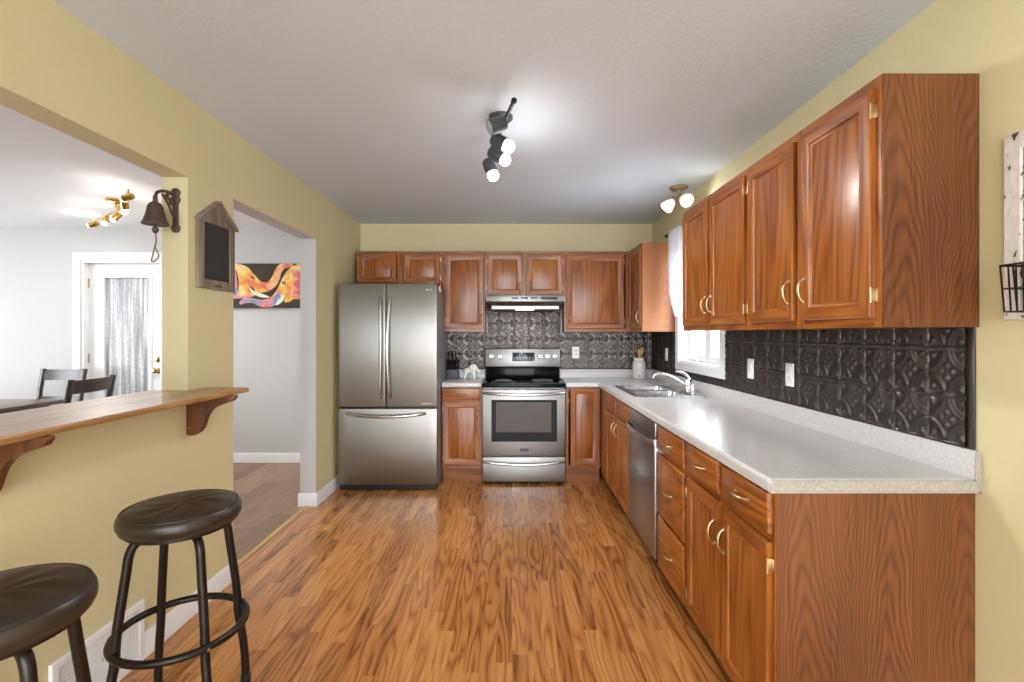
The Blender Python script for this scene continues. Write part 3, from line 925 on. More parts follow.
# ------------------------------------------------------------------ sink and faucet
def rrect(x0, x1, y0, y1, r, n=6):
    out = []
    for cx, cy, a in ((x1 - r, y1 - r, 0), (x0 + r, y1 - r, PI / 2), (x0 + r, y0 + r, PI), (x1 - r, y0 + r, 1.5 * PI)):
        for i in range(n + 1):
            t = a + PI / 2 * i / n
            out.append((cx + r * math.cos(t), cy + r * math.sin(t)))
    return out
def loops(g, rings, m=0, cap0=False, cap1=True):
    k = len(rings[0])
    vs = [p for rg in rings for p in rg]
    fs = []
    for i in range(len(rings) - 1):
        for j in range(k):
            j2 = (j + 1) % k
            fs.append([i * k + j, i * k + j2, (i + 1) * k + j2, (i + 1) * k + j])
    if cap1: fs.append([(len(rings) - 1) * k + j for j in range(k)])
    if cap0: fs.append([j for j in range(k)][::-1])
    return g.raw(vs, fs, m)
def sink():
    zt = CT1
    r = thing('sink', 'stainless double-bowl kitchen sink set in the worktop', 'sink', (0, 0, zt))
    x0, x1, y0, y1 = SX0, SX1, SY0, SY1
    ym = (y0 + y1) / 2
    bx0, bx1 = x0 + 0.045, x1 - 0.105
    bowls = [(y0 + 0.045, ym - 0.015), (ym + 0.015, y1 - 0.045)]
    xs = [x0, bx0, bx1, x1]
    ys = [y0, bowls[0][0], bowls[0][1], bowls[1][0], bowls[1][1], y1]
    g = G().cells(xs, ys, lambda u, v: not (bx0 < u < bx1 and any(a < v < b_ for a, b_ in bowls)), 'xy', 0.0, 0.006)
    g.build('rim', M['steel_bright'], r, bevel=0.003)
    for a, b_ in bowls:
        rings = []
        for ins, z, rad in ((-0.006, 0.0062, 0.05), (0.0, 0.0075, 0.055), (0.006, 0.004, 0.055), (0.010, -0.02, 0.055), (0.018, -0.135, 0.06), (0.035, -0.160, 0.06), (0.10, -0.166, 0.03)):
            rings.append([(px, py, z) for px, py in rrect(bx0 + ins, bx1 - ins, a + ins, b_ - ins, rad)])
        g = loops(G(), rings)
        bw = g.build('bowl', M['steel_bright'], r, recalc=False)
        G().lathe([(0.042, 0), (0.042, 0.003), (0.03, 0.003), (0.026, 0.0005)], ((bx0 + bx1) / 2, (a + b_) / 2, -0.166), n=24).build('drain', M['chrome'], bw)
    # faucet
    r = thing('faucet', 'chrome single-lever kitchen faucet standing behind the sink', 'faucet', (1.312, 3.60, zt + 0.006))
    G().prism(rrect(-0.028, 0.028, -0.11, 0.11, 0.026), 'z', 0.0, 0.010, 0.003).build('base_plate', M['chrome'], r)
    G().lathe([(0.030, 0.009), (0.026, 0.016), (0.024, 0.05), (0.026, 0.085), (0.022, 0.105), (0.010, 0.112)], n=28).build('valve_body', M['chrome'], r)
    pts = catmull([(-0.012, 0.0, 0.048), (-0.075, 0.004, 0.088), (-0.15, 0.010, 0.126), (-0.215, 0.016, 0.140), (-0.248, 0.018, 0.130), (-0.256, 0.019, 0.112)], 6)
    G().tube(pts, [0.014 - 0.004 * min(1, i / len(pts) * 1.3) for i in range(len(pts))], 14).build('spout', M['chrome'], r)
    pts = catmull([(0.002, 0.0, 0.106), (-0.018, 0.006, 0.132), (-0.048, 0.014, 0.150), (-0.088, 0.022, 0.156)], 6)
    G().tube(pts, [0.014 - 0.007 * i / len(pts) for i in range(len(pts))], 12, flat=1.3).build('lever', M['chrome'], r)
    G().lathe([(0.018, 0.009), (0.016, 0.02), (0.013, 0.03), (0.014, 0.055), (0.011, 0.066), (0.004, 0.07)], (0.0, -0.088, 0), n=20).build('side_sprayer', M['chrome'], r)
sink()

# ------------------------------------------------------------------ dishwasher
def dishwasher():
    y0, y1 = 2.672, 3.301
    w = y1 - y0
    r = thing('dishwasher', 'stainless dishwasher with curved bar handle under the worktop', 'dishwasher', (RF, y1, 0), -PI / 2)
    G().box(0.004, w - 0.004, 0.02, XR - RF - 0.02, 0.09, 0.868).build('tub', M['black'], r)
    G().box(0.012, w - 0.010, -0.022, 0.019, 0.105, 0.775, 0.006, 3).build('door', M['steel_dark'], r)
    cp = G().box(0.012, w - 0.010, -0.020, 0.019, 0.779, 0.862, 0.004, 3).build('control_panel', M['steel_dark'], r)
    G().cyl((w - 0.09, -0.0215, 0.822), (w - 0.09, -0.020, 0.822), 0.007, n=16).build('button', M['black'], cp)
    pts = []
    for i in range(17):
        t = i / 16
        pts.append((0.016 + t * (w - 0.032), -0.026 - 0.034 * math.sin(PI * t) ** 0.6, 0.752))
    h = G().tube(pts, 0.015, 14, flat=0.55)
    h.build('handle', M['steel_bright'], r)
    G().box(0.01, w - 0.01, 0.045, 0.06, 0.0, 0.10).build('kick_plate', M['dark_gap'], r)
dishwasher()

# ------------------------------------------------------------------ fridge
def text_mesh(name, s, size, mat, parent, loc, rot, depth=0.0006):
    cu = bpy.data.curves.new(name, 'FONT')
    cu.body = s; cu.size = size; cu.extrude = depth; cu.align_x = 'CENTER'; cu.align_y = 'CENTER'
    tmp = bpy.data.objects.new(name + '_tmp', cu)
    COL.objects.link(tmp)
    dg = bpy.context.evaluated_depsgraph_get()
    me = bpy.data.meshes.new_from_object(tmp.evaluated_get(dg))
    COL.objects.unlink(tmp); bpy.data.objects.remove(tmp)
    me.materials.clear(); me.materials.append(mat)
    o = bpy.data.objects.new(name, me); COL.objects.link(o)
    o.parent = parent; o.location = loc; o.rotation_euler = rot
    return o
def fridge():
    x0, x1, yf, top = -1.500, -0.647, 4.172, 1.790
    w = x1 - x0
    r = thing('refrigerator', 'stainless french-door refrigerator with bottom freezer drawer in the left corner', 'refrigerator', (x0, yf, 0))
    dt = 0.075
    G().box(0.004, w - 0.004, dt + 0.008, YB - yf - 0.04, 0.03, top - 0.012, 0.006, 2).build('cabinet', M['fridge_side'], r)
    zs, xm = 0.722, w * 0.483
    def slab(name, a, b_, z0, z1):
        n = 14
        poly = []
        for i in range(n + 1):
            t = i / n
            poly.append((a + (b_ - a) * t, 0.0 + 0.004 * ((2 * t - 1) ** 2)))
        poly += [(b_, dt), (a, dt)]
        return G().prism(poly, 'z', z0, z1, 0.005, 0, 3).build(name, M['steel_fridge'], r)
    dl = slab('door', 0.0, xm - 0.003, zs + 0.006, top)
    dr = slab('door', xm + 0.003, w, zs + 0.006, top)
    fz = slab('freezer_drawer', 0.0, w, 0.055, zs - 0.010)
    G().box(0.006, w - 0.006, 0.02, dt + 0.01, zs - 0.012, zs + 0.008).build('gasket', M['black'], r)
    G().box(0.01, w - 0.01, 0.02, 0.09, 0.012, 0.056).build('grille', M['black'], r)
    for d, hx, s in ((dl, xm - 0.042, -1), (dr, xm + 0.042, 1)):
        pts = []
        for i in range(21):
            t = i / 20
            b_ = math.sin(PI * t)
            pts.append((hx - s * 0.014 * b_, -0.004 - 0.062 * b_ ** 0.5, 0.805 + t * 0.87))
        G().tube(pts, 0.017, 14, flat=0.8).build('handle', M['steel_bright'], d)
    pts = []
    for i in range(21):
        t = i / 20
        b_ = math.sin(PI * t)
        pts.append((0.07 + t * (w - 0.17), -0.003 - 0.062 * b_ ** 0.5, 0.672 - 0.02 * b_))
    G().tube(pts, 0.015, 14, flat=0.85).build('handle', M['steel_bright'], fz)
    for x in (0.03, w - 0.09):
        G().box(x, x + 0.06, 0.015, 0.10, top - 0.002, top + 0.014, 0.004).build('hinge_cover', M['fridge_side'], r)
    G().lathe([(0.0085, 0), (0.0085, 0.001)], (w - 0.085, 0.0008, 1.738), (0, -1, 0), 20).build('logo_disc', M['paper'], dr)
    text_mesh('logo', 'LG', 0.026, M['paper'], dr, (w - 0.055, 0.0009, 1.738), (PI / 2, 0, 0))
    G().box(w - 0.135, w - 0.045, 0.0003, 0.0035, zs + 0.026, zs + 0.040, 0.0005, 1).build('badge', M['steel'], dr)
    # red clip with a white tag, stuck to the fridge top edge on the right
    k = thing('magnet_clip', 'small red clip holding a white tag at the fridge side top', 'clip', (x1 - 0.004, 4.36, 1.765))
    G().box(-0.002, 0.016, -0.03, 0.03, 0.016, 0.055, 0.004).build('clip_body', M['red'], k)
    G().box(0.001, 0.009, -0.05, 0.02, -0.030, 0.018, 0.002).build('tag', M['paper'], k)
fridge()

# ------------------------------------------------------------------ range
def cooker():
    cx, yf = 0.107, 4.385
    hw = 0.378
    r = thing('range', 'stainless electric range with black glass cooktop and oven window', 'range', (cx, yf, 0))
    G().box(-hw + 0.003, hw - 0.003, 0.03, 0.536, 0.03, 0.872, 0.002, 1).build('body', M['steel'], r)
    for sx in (-1, 1):
        for y in (0.07, 0.5):
            G().cyl((sx * 0.32, y, 0.0), (sx * 0.32, y, 0.031), 0.016, n=14).build('foot', M['black'], r)
    # cooktop
    ct = G().box(-hw, hw, -0.004, 0.470, 0.868, 0.905, 0.006, 3).build('cooktop', M['black_glass'], r)
    for (x, y, rad) in ((-0.19, 0.14, 0.11), (0.19, 0.14, 0.09), (-0.19, 0.36, 0.08), (0.19, 0.36, 0.10)):
        pts = [(x + rad * math.cos(2 * PI * i / 40), y + rad * math.sin(2 * PI * i / 40), 0.9052) for i in range(40)]
        G().tube(pts, 0.0012, 6, closed=True).build('burner_ring', M['key'], ct)
    # backguard
    bg = G().box(-hw + 0.006, hw - 0.006, 0.480, 0.536, 0.87, 1.035, 0.004).build('backguard', M['black_glass'], r)
    pan = G().prism([(0.462, 1.030), (0.478, 1.205), (0.488, 1.212), (0.536, 1.212), (0.536, 1.030)], 'x', -hw + 0.004, hw - 0.004, 0.004).build('control_panel', M['steel'], r)
    def yat(z): return 0.462 + (z - 1.03) * 0.0914
    for x in (-0.314, -0.230, 0.172, 0.245, 0.318):
        z = 1.130
        k = G().lathe([(0.026, 0), (0.026, 0.004), (0.021, 0.006), (0.019, 0.024), (0.016, 0.027)], (x, yat(z), z), (0, -1, 0.09), 24)
        k.box(x - 0.003, x + 0.003, yat(z) - 0.032, yat(z) - 0.01, z - 0.017, z + 0.017, 0.001)
        k.build('knob', M['steel_bright'], pan)
    z0, z1 = 1.085, 1.170
    dsp = G().prism([(yat(z0) - 0.003, z0), (yat(z1) - 0.003, z1), (yat(z1) + 0.006, z1), (yat(z0) + 0.006, z0)], 'x', -0.104, 0.120, 0.001).build('display', M['lcd'], pan)
    g = G()
    for i in range(7):
        for j in range(2):
            x = -0.085 + i * 0.031; z = 1.098 + j * 0.019
            g.box(x - 0.008, x + 0.008, yat(z) - 0.005, yat(z) - 0.002, z - 0.004, z + 0.004)
    for i in range(4):
        x = -0.03 + i * 0.018
        g.box(x - 0.005, x + 0.005, yat(1.147) - 0.005, yat(1.147) - 0.002, 1.140, 1.154)
    g.build('key_pad', M['key'], dsp)
    # oven door
    dz0, dz1 = 0.258, 0.858
    d = G().box(-hw + 0.002, hw - 0.002, -0.022, 0.028, dz0, dz1, 0.006, 3).build('oven_door', M['steel'], r)
    G().box(-0.293, 0.300, -0.0245, -0.020, 0.385, 0.762, 0.001, 1).build('window_surround', M['black_glass'], d)
    wn = G().box(-0.252, 0.248, -0.0256, -0.0235, 0.470, 0.742, 0.0006, 1).build('window', M['oven_glass'], d)
    pts = []
    def bar(z, out, name, par, zc):
        pts = []
        for i in range(21):
            t = i / 20
            b_ = math.sin(PI * t)
            pts.append((-hw + 0.012 + t * (2 * hw - 0.024), -0.020 - out * b_ ** 0.45, z - zc * b_))
        return G().tube(pts, 0.013, 14, flat=0.9).build(name, M['steel_bright'], par)
    bar(0.826, 0.055, 'handle', d, 0.014)
    G().box(-0.034, 0.042, -0.0245, -0.0215, 0.300, 0.330, 0.002).build('badge', M['gunmetal'], d)
    v = G()
    for i in range(6):
        v.box(-0.30 + i * 0.105, -0.24 + i * 0.105, -0.0225, -0.021, 0.8505, 0.8545)
    v.build('vent_slots', M['black'], d)
    dw = G().box(-hw + 0.002, hw - 0.002, -0.022, 0.028, 0.022, 0.247, 0.006, 3).build('storage_drawer', M['steel'], r)
    bar(0.205, 0.036, 'handle', dw, 0.022)
cooker()

# ------------------------------------------------------------------ range hood
def aim(v):
    return Vector(v).to_track_quat('-Z', 'Y').to_euler()
def hood():
    r = thing('range_hood', 'stainless under-cabinet range hood over the range', 'range hood', (0.1205, 4.335, 1.56))
    hw = 0.356
    dep = YB - 4.335 - 0.012
    G().box(-hw, hw, 0.0, dep, 0.086, 0.143, 0.003, 2).build('canopy', M['steel'], r)
    def rect(x, y, z): return [(-x, y, z), (x, y, z), (x, dep - 0.004, z), (-x, dep - 0.004, z)]
    loops(G(), [rect(0.340, 0.004, 0.0855), rect(0.305, 0.050, 0.050), rect(0.305, 0.052, 0.022), rect(0.295, 0.062, 0.022), rect(0.295, 0.062, 0.034)]).build('lower_shell', M['steel'], r)
    for s in (-1, 1):
        xa, xb = (-hw + 0.004, -0.312) if s < 0 else (0.312, hw - 0.004)
        G().prism([(0.12, 0.0855), (0.16, 0.034), (dep - 0.01, 0.030), (dep - 0.01, 0.0855)], 'x', xa, xb).build('side_skirt', M['black'], r)
    g = G()
    for i in range(4):
        g.box(-0.125 + i * 0.085, -0.06 + i * 0.085, -0.0005, 0.006, 0.108, 0.126, 0.001)
    g.build('vent_slots', M['gunmetal'], r)
    g = G().box(0.150, 0.285, -0.001, 0.006, 0.104, 0.128, 0.001)
    g.build('switch_strip', M['black'], r)
    G().box(-0.09, 0.09, 0.24, 0.34, 0.024, 0.034, 0.002).build('lamp_lens', M['hood_lamp'], r)
    lamp('hood_light', (0.12, 4.62, 1.570), 3.5, (0.9, 0.95, 1.0), 0.05, 'SPOT', aim((0, 0.25, -1)), 2.5, 0.6)
hood()

# ------------------------------------------------------------------ worktop objects
def small_things():
    zt = CT1
    # knife block
    r = thing('knife_block', 'dark grey knife block on the short worktop beside the fridge', 'knife block', (-0.588, 4.80, zt))
    G().prism([(-0.055, 0.0), (-0.055, 0.095), (0.06, 0.185), (0.085, 0.160), (0.085, 0.0)], 'x', -0.055, 0.055, 0.004).build('block', M['black'], r)
    G().box(-0.054, 0.054, -0.060, -0.054, 0.0, 0.092, 0.002).build('front_plate', M['block_grey'], r)
    ang = math.atan2(0.09, 0.115)
    d = Vector((0, -math.sin(ang), math.cos(ang)))
    def knife(x, t, L):
        base = Vector((x, -0.055 + 0.115 * t, 0.095 + 0.09 * t))
        k = thing('knife', 'black-handled knife standing in the dark knife block', 'knife', (-0.588, 4.80, zt), 0, 'knives in the knife block')
        G().tube([base - d * 0.05, base + d * 0.012], [0.0045, 0.0055], 8, flat=0.4).build('blade', M['steel_bright'], k)
        p = [base + d * 0.010, base + d * 0.022, base + d * (L * 0.6), base + d * (L * 0.92), base + d * L]
        G().tube(p, [0.009, 0.0105, 0.0095, 0.0115, 0.007], 10, flat=0.75).build('handle', M['black'], k)
        e = base + d * (L - 0.004)
        G().tube([base + d * 0.012, base + d * 0.026], 0.0112, 10, flat=0.78).build('collar', M['steel_bright'], k)
    for x in (-0.038, -0.013, 0.013, 0.038): knife(x, 0.22, 0.105)
    for x in (-0.034, 0.0, 0.034): knife(x, 0.72, 0.145)
    # elephant napkin holder
    r = thing('napkin_holder', 'white elephant-shaped napkin holder on the short worktop beside the range', 'napkin holder', (-0.398, 4.745, zt))
    e = G()
    def cap(p0, r0, p1, r1):
        n = 6
        pts, rs = [], []
        p0, p1 = Vector(p0), Vector(p1); dd = (p1 - p0); L = max(dd.length, 1e-4); dd = dd / L
        for i in range(n + 1):
            a = PI / 2 * i / n
            pts.append(p0 - dd * (r0 * math.cos(a))); rs.append(max(1e-4, r0 * math.sin(a)))
        for i in range(n + 1):
            a = PI / 2 * i / n
            pts.append(p1 + dd * (r1 * math.sin(a))); rs.append(max(1e-4, r1 * math.cos(a)))
        e.tube(pts, rs, 14)
    for y in (-0.022, 0.022):
        cap((-0.062, y, 0.016), 0.016, (-0.048, y, 0.075), 0.022)
        cap((0.030, y, 0.016), 0.016, (0.018, y, 0.075), 0.022)
    cap((-0.048, 0, 0.082), 0.030, (0.012, 0, 0.088), 0.032)
    cap((0.014, 0, 0.115), 0.036, (0.022, 0, 0.118), 0.032)
    cap((0.045, 0, 0.108), 0.019, (0.068, 0, 0.078), 0.013)
    cap((0.068, 0, 0.078), 0.013, (0.082, 0, 0.066), 0.010)
    cap((0.082, 0, 0.066), 0.010, (0.094, 0, 0.078), 0.008)
    for s in (-1, 1):
        cap((0.0, s * 0.036, 0.118), 0.020, (0.004, s * 0.044, 0.098), 0.016)
    cap((-0.078, 0, 0.085), 0.005, (-0.088, 0, 0.060), 0.004)
    o = e.build('elephant_body', M['ceramic'], r)
    md = o.modifiers.new('fuse', 'REMESH'); md.mode = 'VOXEL'; md.voxel_size = 0.0035; md.use_smooth_shade = True
    md = o.modifiers.new('soften', 'SMOOTH'); md.factor = 0.5; md.iterations = 5
    # utensil crock
    r = thing('utensil_crock', 'white ceramic utensil crock in the far worktop corner', 'crock', (1.272, 4.845, zt))
    G().lathe([(0.050, 0.0), (0.062, 0.003), (0.066, 0.012), (0.066, 0.150), (0.062, 0.166), (0.050, 0.178), (0.050, 0.196), (0.053, 0.200), (0.050, 0.204), (0.044, 0.200), (0.044, 0.180), (0.055, 0.155), (0.055, 0.02), (0.02, 0.012)], n=36).build('pot', M['ceramic'], r)
    G().lathe([(0.008, 0), (0.009, 0.003), (0.004, 0.005)], (-0.012, -0.0655, 0.026), (0, -1, 0), 16).build('emblem', M['black'], r)
    def spoon(dx, dy, tx, ty, h, lab):
        k = thing('wooden_spoon', lab, 'spoon', (1.272, 4.845, zt))
        a = Vector((dx, dy, 0.02)); b_ = Vector((tx, ty, h))
        G().tube([a, a.lerp(b_, 0.5), b_], [0.0055, 0.005, 0.006], 10).build('shaft', M['spoon_wood'], k)
        dd = (b_ - a).normalized()
        g = G().lathe([(0.004, -0.006), (0.014, 0.006), (0.021, 0.026), (0.021, 0.042), (0.014, 0.058), (0.003, 0.064)], b_, tuple(dd), 18, sy=0.45)
        g.build('bowl', M['spoon_wood'], k)
    spoon(-0.01, 0.01, 0.030, 0.014, 0.245, 'wooden spoon leaning right in the white utensil crock')
    spoon(0.012, -0.008, 0.008, 0.026, 0.228, 'shorter wooden spoon standing upright in the white utensil crock')
small_things()

# ------------------------------------------------------------------ curtain and rod
def curtain():
    x = 1.360
    zr = 2.226
    r = thing('curtain_rod', 'black metal curtain rod above the sink window', 'curtain rod', (x, 3.2, zr))
    pts = catmull([(0.066, 1.125, -0.002), (0.03, 1.127, 0.0), (0.004, 1.123, 0.0), (0.0, 1.105, 0.0), (0.0, 0.9, 0.0), (0.0, 0.0, 0.0), (0.0, -0.055, 0.0), (0.004, -0.072, 0.0), (0.03, -0.076, 0.0), (0.066, -0.075, -0.002)], 6)
    G().tube(pts, 0.0065, 10).build('rod', M['black_metal'], r)
    for y in (1.125, -0.075):
        G().box(0.062, 0.069, y - 0.012, y + 0.012, -0.035, 0.02, 0.002).build('bracket', M['black_metal'], r)
    for label, ya, yb in (('white sheer curtain panel hanging beside the corner cabinet', 4.15, 3.86),):
        g = G()
        nu, nv = 48, 30
        vs, fs = [], []
        top, bot = zr + 0.012, 1.50
        far = ya > 4
        for j in range(nv + 1):
            t = j / nv
            z = top + (bot - top) * t
            # panel bellies out then gathers to a point at the bottom
            gather = 1.0 if t < 0.72 else 1.0 - 0.80 * ((t - 0.72) / 0.28) ** 1.3
            bell = 0.030 * math.sin(PI * min(1, t * 1.1))
            mid = (ya + yb) / 2 + (-0.03 if far else 0.03) * t
            hw = (ya - yb) / 2 * gather
            for i in range(nu + 1):
                s = i / nu
                y = mid + hw * (1 - 2 * s) * (1 + bell * 2)
                px = x - 0.004 - 0.016 * math.sin(s * 2 * PI * 6.0 + 0.5 * math.sin(t * 4)) * (0.5 + 0.6 * gather) - bell * 0.5 * math.sin(PI * s)
                if t < 0.03: px = x + (-0.009 if math.sin(s * 2 * PI * 6) > 0 else 0.009)
                vs.append((px, y, z))
        for j in range(nv):
            for i in range(nu):
                a = j * (nu + 1) + i
                fs.append([a, a + 1, a + nu + 2, a + nu + 1])
        o = g.raw(vs, fs).build('curtain', M['sheer'], recalc=False, sharp=180)
        sd = o.modifiers.new('cloth_thickness', 'SOLIDIFY'); sd.thickness = 0.0015
        tag(o, label, 'curtain')
curtain()

# ------------------------------------------------------------------ ceiling lamps
def spot_head(root, joint, at, direction, rb, L, mat, bulb_r, bulb_out, name='lamp_head', light=0.0, stem_mat=None, bulb_mat=None, glow_w=0.0, color=(1, 0.97, 0.93)):
    """can-shaped head at `at` (back end), pointing along direction"""
    d = Vector(direction).normalized(); at = Vector(at)
    h = G().lathe([(rb * 0.45, -0.004), (rb * 0.85, 0.004), (rb, 0.02), (rb, L), (rb * 0.94, L), (rb * 0.9, L * 0.75), (rb * 0.3, L * 0.6)], at, d, 28).build(name, mat, root)
    b = G().lathe([(bulb_r * 0.5, L * 0.55), (bulb_r * 0.8, L * 0.8), (bulb_r, L + bulb_out * 0.35), (bulb_r * 0.9, L + bulb_out * 0.7), (bulb_r * 0.5, L + bulb_out * 0.95), (0.002, L + bulb_out)], at, d, 24).build('bulb', bulb_mat or M['bulb'], h)
    g = G().tube([joint, at + d * (L * 0.4)], 0.006, 10)
    g.build('swivel', stem_mat or mat, h)
    if light:
        p = root.matrix_basis @ (at + d * (L + bulb_out + 0.05))
        lamp('bulb_light', p, light, color, 0.04, 'SPOT', aim((d.x * 0.5, d.y * 0.5, -1.0)), 3.1, 1.0)
        if glow_w: lamp('bulb_glow', p, glow_w, color, 0.05)
    return h
def kitchen_track():
    C = (-0.058, 2.50, ZC)
    r = thing('track_light', 'black ceiling track light with four white spot bulbs over the kitchen', 'ceiling light', C)
    G().lathe([(0.062, 0.0), (0.062, -0.012), (0.05, -0.024), (0.012, -0.028)], n=32).build('canopy', M['gunmetal'], r)
    G().cyl((0, 0, -0.02), (0, 0, -0.085), 0.009, n=14).build('stem', M['black_metal'], r)
    a, b_ = Vector((0.066, -0.335, -0.082)), Vector((-0.066, 0.255, -0.082))
    g = G().tube([a, b_], 0.009, 12)
    g.lathe([(0.013, -0.008), (0.013, 0.008)], a, tuple(b_ - a), 14)
    g.build('bar', M['black_metal'], r)
    J = lambda t: a.lerp(b_, t)
    def head(t, off, d, lt, bm=None):
        j = J(t)
        spot_head(r, j, j + Vector(off), d, 0.036, 0.085, M['gunmetal'], 0.033, 0.045 if lt else 0.006, light=lt, stem_mat=M['black_metal'], bulb_mat=bm, glow_w=0.9 if lt else 0)
    head(0.22, (-0.010, 0.0, -0.040), (-0.80, -0.25, -0.35), 0.0, M['key'])
    head(0.50, (-0.040, 0.0, -0.050), (0.78, -0.30, -0.50), KL * 1.1)
    head(0.76, (-0.030, 0.02, -0.045), (0.82, -0.10, -0.52), KL)
    head(0.98, (-0.020, 0.02, -0.050), (0.30, -0.15, -0.80), KL)
KL = 14.0
kitchen_track()
def sink_light():
    C = (1.275, 3.70, ZC)
    r = thing('sink_light', 'small nickel ceiling light with two frosted shades near the sink window', 'ceiling light', C)
    G().lathe([(0.068, 0.0), (0.070, -0.010), (0.055, -0.024), (0.018, -0.030)], n=36).build('canopy', M['nickel'], r)
    G().cyl((0, 0, -0.02), (0, 0, -0.075), 0.014, n=18).build('stem', M['nickel'], r)
    for (d, at) in (((-0.62, -0.12, -0.62), (-0.016, 0, -0.078)), ((0.10, -0.75, -0.42), (0.006, -0.012, -0.078))):
        dv = Vector(d).normalized(); p = Vector(at)
        h = G().lathe([(0.010, -0.004), (0.020, 0.0), (0.024, 0.035), (0.026, 0.05)], p, dv, 22).build('socket', M['nickel'], r)
        G().lathe([(0.024, 0.046), (0.030, 0.056), (0.040, 0.080), (0.047, 0.105), (0.052, 0.122), (0.046, 0.122), (0.03, 0.10), (0.012, 0.08)], p, dv, 28).build('glass_shade', M['shade_glass'], h)
        q = r.matrix_basis @ (p + dv * 0.17)
        lamp('shade_light', q, 4.0, (1, 0.97, 0.93), 0.05, 'SPOT', aim(dv), 3.1, 1.0)
sink_light()
def dining_light():
    C = (-3.32, 4.06, ZC)
    r = thing('dining_light', 'brass ceiling light with crossing spot arms in the dining room', 'ceiling light', C)
    G().lathe([(0.075, 0.0), (0.075, -0.012), (0.05, -0.026), (0.014, -0.032)], n=32).build('canopy', M['brass_light'], r)
    G().cyl((0, 0, -0.02), (0, 0, -0.07), 0.010, n=12).build('stem', M['brass_light'], r)
    ends = [(Vector((0.06, -0.03, -0.066)), Vector((0.50, -0.50, -0.066))), (Vector((-0.02, 0.08, -0.060)), Vector((-0.60, 0.46, -0.060)))]
    for a, b_ in ends:
        G().tube([a * 0.1 + Vector((0, 0, -0.058)), a, b_], 0.008, 10).build('arm', M['brass_light'], r)
    (a, b_), (c, d) = ends
    spec = [(a.lerp(b_, 0.95), (-0.9, 0.0, -0.25)), (a.lerp(b_, 0.55), (-0.3, 0.5, -0.7)), (a.lerp(b_, 0.15), (0.75, -0.3, -0.4)),
            (c.lerp(d, 0.15), (-0.5, -0.3, -0.75)), (c.lerp(d, 0.50), (0.1, -0.5, -0.8)), (c.lerp(d, 0.95), (-0.9, 0.1, -0.2))]
    for j, dd in spec:
        dv = Vector(dd).normalized()
        spot_head(r, j, j + Vector((0, 0, -0.045)) - dv * 0.04, dd, 0.026, 0.078, M['brass_light'], 0.022, 0.018, light=DL, glow_w=0.9)
DL = 13.0
dining_light()

# ------------------------------------------------------------------ breakfast bar
def bar():
    r = thing('breakfast_bar', 'long oak breakfast bar on curved brackets across the pass-through', 'bar', (XL, 0, 1.066))
    zt = 0.0225
    xf, xb = -1.3225 - XL, -1.722 - XL
    y0, ye = 0.16, 2.437
    g = G().cells([xb, 0.0, xf], [y0, 2.306, ye], lambda u, v: not (u < 0 and v > 2.306), 'xy', 0.0, zt)
    g.build('bar_top', M['bar_oak'], r, bevel=0.006)
    for y in (2.310, 1.382, 0.40):
        prof = [(0.002, -0.001), (0.232, -0.001), (0.232, -0.012), (0.222, -0.026)]
        for p in catmull([(0.222, -0.026, 0), (0.195, -0.036, 0), (0.165, -0.046, 0), (0.126, -0.066, 0), (0.098, -0.104, 0), (0.085, -0.142, 0), (0.068, -0.172, 0), (0.040, -0.190, 0)], 4)[1:]:
            prof.append((p.x, p.y))
        prof += [(0.012, -0.192), (0.002, -0.184)]
        cb = G().prism(prof, 'y', y - 0.018, y + 0.010, 0.002).build('bracket', M['bracket_wood'], r)
        s = G()
        for (x, z) in ((0.055, -0.03), (0.014, -0.155)):
            s.lathe([(0.004, 0), (0.0045, 0.001), (0.002, 0.002)], (x, y - 0.018, z), (0, -1, 0), 10)
        s.build('screw', M['nickel'], cb)
bar()

